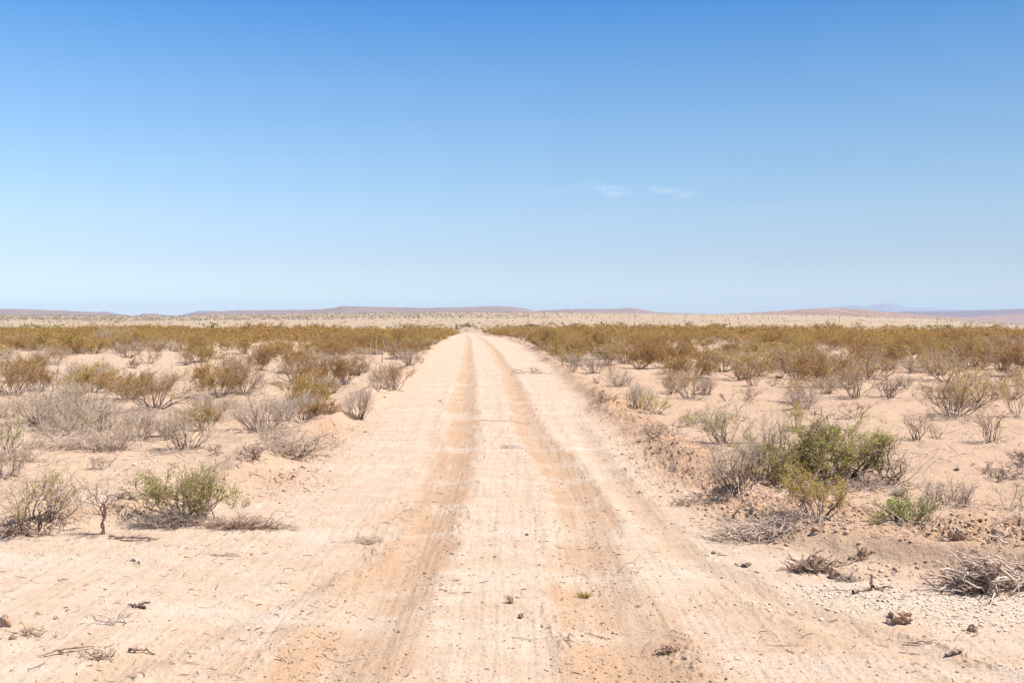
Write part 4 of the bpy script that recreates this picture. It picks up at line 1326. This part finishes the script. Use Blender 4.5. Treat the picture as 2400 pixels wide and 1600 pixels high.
def stone_mat(name, a, b_):
    m, t, b = mat_new(name)
    tc = N(t, 'ShaderNodeTexCoord')
    n = N(t, 'ShaderNodeTexNoise')
    n.inputs['Scale'].default_value = 3
    n.inputs['Detail'].default_value = 5
    t.links.new(tc.outputs['Object'], n.inputs['Vector'])
    g = N(t, 'ShaderNodeNewGeometry')
    f = M(t, 'ADD', M(t, 'MULTIPLY', n.outputs[0], .7), M(t, 'MULTIPLY', g.outputs['Random Per Island'], .4), clamp=True)
    t.links.new(ramp(t, f, [(.25, a), (.8, b_)]), b.inputs['Base Color'])
    bp = N(t, 'ShaderNodeBump')
    bp.inputs['Strength'].default_value = .4
    bp.inputs['Distance'].default_value = .08
    t.links.new(n.outputs[0], bp.inputs['Height'])
    t.links.new(bp.outputs[0], b.inputs['Normal'])
    return m


M_CLOD = stone_mat('dry_clod', (.40, .26, .17), (.50, .355, .25))
M_PALESTONE = stone_mat('pale_gravel', (.47, .36, .28), (.62, .51, .42))
M_DARKSTONE = stone_mat('dark_stone', (.17, .12, .09), (.30, .22, .17))
M_WHITESTONE = stone_mat('white_stone', (.50, .43, .37), (.68, .62, .56))
M_EARTH = stone_mat('loose_earth', (.33, .215, .14), (.42, .30, .22))


def rock(u, v, wpx, hpx, label, m, seed, name='rock', cat='rock', dpx=None, tilt=0.):
    x, y, z = at(u, v)
    d = math.hypot(x, y)
    sx, sz = wpx * d / F / 2, hpx * d / F / 2
    o = link(name, rock_mesh(name, seed, m), None, (x, y, z + sz * .55))
    o.scale = (sx, sx * .85, sz * 1.15)
    o.rotation_euler = (tilt, tilt * .6, 0)
    return tag(o, label, cat)


rock(1197, 1418, 15, 14, 'small brown rock with a shaded face in the centre foreground', M_DARKSTONE, 61)
rock(1210, 1231, 9, 7, 'small grey stone between the wheel tracks', M_DARKSTONE, 62)
rock(2068, 1432, 58, 34, 'broad earth clod half buried beside the white gravel', M_CLOD, 63, 'earth_clod', 'clod')
rock(2236, 1448, 20, 20, 'small upright clod at the right edge of the white gravel', M_CLOD, 64, 'earth_clod', 'clod', tilt=.5)
rock(1918, 1326, 34, 32, 'upturned clod with a dark shaded underside beside the brush heap', M_CLOD, 65, 'earth_clod', 'clod', tilt=.7)
rock(2203, 1245, 40, 34, 'largest clod at the right end of the broken earth', M_CLOD, 66, 'earth_clod', 'clod')
rock(2295, 1242, 42, 24, 'low wide clod right of the broken earth', M_CLOD, 67, 'earth_clod', 'clod')
rock(2225, 1305, 20, 16, 'dark little clod below the broken earth', M_CLOD, 68, 'earth_clod', 'clod')
rock(2133, 1170, 18, 10, 'white stone right of the low green bush', M_WHITESTONE, 69)
rock(1958, 1195, 11, 7, 'white pebble between the yellow and the green bush', M_WHITESTONE, 70)
rock(2185, 1193, 12, 8, 'pale reddish stone further right of the white one', M_CLOD, 71)
rock(2197, 1078, 12, 7, 'dark stone on open soil above the grey clump', M_DARKSTONE, 72)
rock(2218, 998, 9, 5, 'white stone on the open soil at the far right', M_WHITESTONE, 73)
rock(885, 913, 9, 7, 'white stone on the crest of the left windrow', M_WHITESTONE, 74)
rock(305, 1289, 16, 9, 'white bone like stone in front of the split log', M_WHITESTONE, 75)
rock(320, 1294, 9, 9, 'small white stone right of the bone like one', M_WHITESTONE, 76)
rock(308, 1070, 14, 8, 'white stone under the bare branch', M_WHITESTONE, 77)
rock(86, 1408, 11, 7, 'reddish stone at the left foreground', M_CLOD, 78)
rock(14, 1440, 22, 34, 'brown upright clod cut by the left edge', M_CLOD, 79, 'earth_clod', 'clod')
rock(28, 1468, 16, 10, 'grey stone near the left edge', M_DARKSTONE, 80)
rock(130, 1420, 12, 9, 'rounded tan stone left of the thin dry branch', M_CLOD, 81)
rock(187, 1170, 9, 9, 'red brown stone on the white gravel patch at the left', M_CLOD, 82)
rock(1873, 1225, 22, 18, 'dark shaded clod in front of the yellow bush', M_CLOD, 83, 'earth_clod', 'clod')
rock(1714, 1301, 22, 10, 'dark flat clod left of the dead brush heap', M_DARKSTONE, 84, 'earth_clod', 'clod')
rock(1638, 1270, 12, 8, 'small dark clod beside the right wheel track', M_DARKSTONE, 85, 'earth_clod', 'clod')


# small stones and crumbs nobody could count
def crumbs(name, label, n, site_f, size_f, m, seed, flat=.6):
    rng = np.random.default_rng(seed)
    x, y = site_f(rng, n)
    s = size_f(rng, len(x), x, y)
    ico = np.array([(0, 0, 1), (.894, 0, .447), (.276, .851, .447), (-.724, .526, .447), (-.724, -.526, .447), (.276, -.851, .447),
                    (.724, .526, -.447), (-.276, .851, -.447), (-.894, 0, -.447), (-.276, -.851, -.447), (.724, -.526, -.447), (0, 0, -1)])
    tri = np.array([(0, 1, 2), (0, 2, 3), (0, 3, 4), (0, 4, 5), (0, 5, 1), (1, 6, 2), (2, 7, 3), (3, 8, 4), (4, 9, 5), (5, 10, 1), (2, 6, 7), (3, 7, 8), (4, 8, 9), (5, 9, 10), (1, 10, 6), (6, 11, 7), (7, 11, 8), (8, 11, 9), (9, 11, 10), (10, 11, 6)])
    z = terrain(x, y)
    k = len(x)
    P = ico[None] * (1 + rng.normal(size=(k, 12, 1)) * .34)
    a = rng.uniform(0, 6.28, k)
    ca, sa = np.cos(a)[:, None], np.sin(a)[:, None]
    st = rng.uniform(.7, 1.4, (k, 1))
    X_ = (P[..., 0] * ca * st - P[..., 1] * sa) * s[:, None] + x[:, None]
    Y_ = (P[..., 0] * sa * st + P[..., 1] * ca) * s[:, None] + y[:, None]
    Z_ = P[..., 2] * s[:, None] * flat * rng.uniform(.7, 1.3, (k, 1)) + z[:, None] + s[:, None] * flat * .35
    V = np.stack([X_, Y_, Z_], -1).reshape(-1, 3)
    Fq = (tri[None] + np.arange(k)[:, None, None] * 12).reshape(-1, 3)
    o = link(name, mesh_np(name, V, Fq, m))
    o['kind'] = 'stuff'
    o['label'] = label
    return o


def sites(wf, y0, y1, k=1.0):
    def f(rng, n):
        # sample evenly in the picture, then keep by weight
        v_ = rng.uniform(736 + CAMH * F / y1, 736 + CAMH * F / y0, n * 8)
        u_ = rng.uniform(-150, 2500, n * 8)
        d = CAMH * F / (v_ - 736)
        x, y = (u_ - 1176) / F * d, d
        keep = rng.uniform(0, 1, len(x)) < wf(x, y)
        x, y = x[keep][:n], y[keep][:n]
        return x, y
    return f


def sz(lo, hi, pw=3.0, dk=0.0):
    return lambda rng, n, x, y: (lo + (hi - lo) * rng.uniform(0, 1, n) ** pw) * (1 + dk * y)


def rut_w(x, y):
    wl = np.exp(-((x - tab(y, RUT_L)) / .45) ** 2) + np.exp(-((x - tab(y, RUT_R)) / .45) ** 2)
    w2 = .25 * wl * (1 + 2 * fbm(x * 2, y, 501, 2))
    s, sd_ = masks(x, y)
    return np.clip(w2 + .18 * np.exp(-((s - .2) / .6) ** 2) + .05, .02, 1)


crumbs('clods', 'crumbled reddish earth clods heaped along the right verge', 19000, sites(lambda x, y: clodmask(x, y) ** 1.5, 6, 40), sz(.004, .026, 4, .01), M_CLOD, 91)
crumbs('gravel', 'white broken gravel patches at the right foreground and far left', 6500, sites(lambda x, y: gravelmask(x, y), 6, 16), sz(.004, .016, 2.4), M_PALESTONE, 92)
crumbs('pebbles', 'small earth crumbs strewn over the track and verges', 9000, sites(rut_w, 5.5, 45), sz(.003, .011, 4, .02), M_EARTH, 93)
crumbs('pebbles', 'small brown stones strewn over the track and verges', 900, sites(lambda x, y: rut_w(x, y) * .7, 5.5, 30), sz(.003, .010, 3, .02), M_DARKSTONE, 94)


# fallen bits of twig and grass litter
def litter(n, seed, m, y0, y1, wf, ln, name, label, rise=.15, r_=.0014):
    rng = np.random.default_rng(seed)
    x, y = sites(wf, y0, y1)(rng, n)
    k = len(x)
    L = rng.uniform(.3, 1.3, k) ** 2 * ln * (1 + .02 * y)
    a = rng.uniform(0, 6.28, k)
    b_ = rng.normal(0, .5, k)
    t = np.linspace(-.5, .5, 4)
    PX = x[:, None] + np.cos(a)[:, None] * t * L[:, None] - np.sin(a)[:, None] * (t ** 2) * b_[:, None] * L[:, None]
    PY = y[:, None] + np.sin(a)[:, None] * t * L[:, None] + np.cos(a)[:, None] * (t ** 2) * b_[:, None] * L[:, None]
    PZ = terrain(PX, PY) + .004 + np.abs(rng.normal(0, rise, (k, 1))) * L[:, None] * (t + .5)
    g = Geo()
    rad = np.broadcast_to((r_ * rng.uniform(.6, 2.2, k) * (1 + .05 * y))[:, None], (k, 4)) * np.array([.6, 1, 1, .5])
    g.tubes(np.stack([PX, PY, PZ], -1), rad, 3)
    o = link(name, g.mesh(name, m))
    o['kind'] = 'stuff'
    o['label'] = label
    return o


_pw = np.array([(q[0], q[1], q[2]) for q in placed if q[1] < 30])


def under_w(x, y):
    m = np.zeros_like(x)
    for a_, b_, r_ in _pw:
        m = np.maximum(m, np.exp(-(((x - a_) ** 2 + (y - b_ + r_ * .3) ** 2) / (r_ * .95) ** 2)))
    return m


def lit_w(x, y):
    s, sd_ = masks(x, y)
    return np.clip(.10 + .22 * np.exp(-((s - .4) / .8) ** 2) + .25 * fbm(x * 1.3, y * .8, 511, 3) + .25 * ss(.5, 1.5, s), .02, 1)


litter(2600, 95, M_STEM, 5.5, 50, lit_w, .055, 'twig_litter', 'dark bits of twig littering the soil')
litter(7500, 96, M_GREYTWIG, 9, 40, lambda x, y: np.clip(under_w(x, y) ** 1.5 * 1.2 + .05, 0, 1) * ss(-.2, .5, masks(x, y)[0]), .16, 'twig_litter', 'grey dead twigs under and between the shrubs', .35, .0018)
litter(900, 97, M_STRAW, 5.5, 40, lit_w, .05, 'straw_litter', 'straw coloured bits of dry grass on the soil', .3)


# ------------------------------------------------------------------ grass tufts and weeds
def tuft(u, v, wpx, hpx, label, n=40, m=M_STRAW, seed=0, group=None, lean=(0, 0), name='grass_tuft', cat='grass tuft', blade=.003):
    x, y, z = at(u, v)
    d = math.hypot(x, y)
    W, H = wpx * d / F, hpx * d / F
    rng = np.random.default_rng(seed + int(u) + int(v))
    a = rng.uniform(0, 6.28, n)
    rr_ = rng.uniform(0, 1, n) ** .6
    T = np.stack([np.cos(a) * rr_ * W * .5 + lean[0] * H, np.sin(a) * rr_ * W * .5 + lean[1] * H, H * rng.uniform(.5, 1, n) * (1 - .4 * rr_)], 1)
    P0 = np.stack([np.cos(a) * W * .09, np.sin(a) * W * .09, np.full(n, -.01)], 1)
    g = Geo()
    l = grow(rng, P0, T, 5, .1, nrm(T * np.array([.4, .4, 1.2])))
    g.tubes(l, rad_line(n, 6, max(blade, d * 2e-4), .0008), 3)
    return tag(link(name, g.mesh(name, m), None, (x, y, z)), label, cat, group)


tuft(1178, 1385, 26, 30, 'yellow straw tuft leaning left in the centre foreground', 24, lean=(-.5, 0), blade=.006)
g1 = tuft(1342, 1372, 46, 20, 'little green grey weed between the wheel tracks, right of centre', 70, M_OCHRE, name='weed', cat='weed', blade=.003)
tuft(1290, 1378, 12, 10, 'tiny dry sprig left of the green grey weed', 8, blade=.003)
tuft(1100, 1108, 14, 5, 'tiny dry sprig beside the left wheel track', 8, M_SAGE)
tuft(1010, 922, 16, 7, 'tiny green sprig on the track, far ahead', 14, M_SAGE)
tuft(1450, 1060, 26, 8, 'low yellow grass beside the right verge', 30)
tuft(1540, 1058, 40, 14, 'pale yellow grass on the right verge', 40)
tuft(1625, 1035, 80, 22, 'pale grey grass behind the grey green bush', 120, M_GREYTWIG)
tuft(2065, 1135, 60, 30, 'pale dry grass right of the green thicket', 120, M_PALETWIG)
tuft(2218, 1152, 26, 24, 'golden grass at the right side of the pale grey clump', 60)
shrub('sage', 555, 1163, 40, 16, 'small green sprig lying right of the leaning mesquite', leafm='M_GREEN', leaf_n=260, leaf=.012, n1=8, k2=4, k3=3, name='green_sprig', cat='sprig')
tuft(1735, 1040, 60, 20, 'pale grass between the grey green bush and the thicket', 90, M_PALETWIG)
for i, (u, v, w_, h_) in enumerate([(1810, 845, 40, 26), (1845, 832, 36, 30), (2150, 838, 44, 36), (2175, 846, 40, 44), (2125, 842, 40, 40), (1445, 812, 50, 16), (1500, 816, 60, 18), (1470, 800, 50, 16), (2300, 850, 50, 26), (1560, 820, 44, 14),
                                    (820, 862, 46, 22), (835, 845, 40, 20), (770, 840, 40, 20), (460, 900, 40, 20), (520, 880, 40, 16), (1790, 868, 30, 12)]):
    tuft(u, v, w_, h_, 'pale straw coloured grass clump among the scrub at the edge of the open sand', 90, M_STRAW, i, 'pale grass clumps among the scrub')
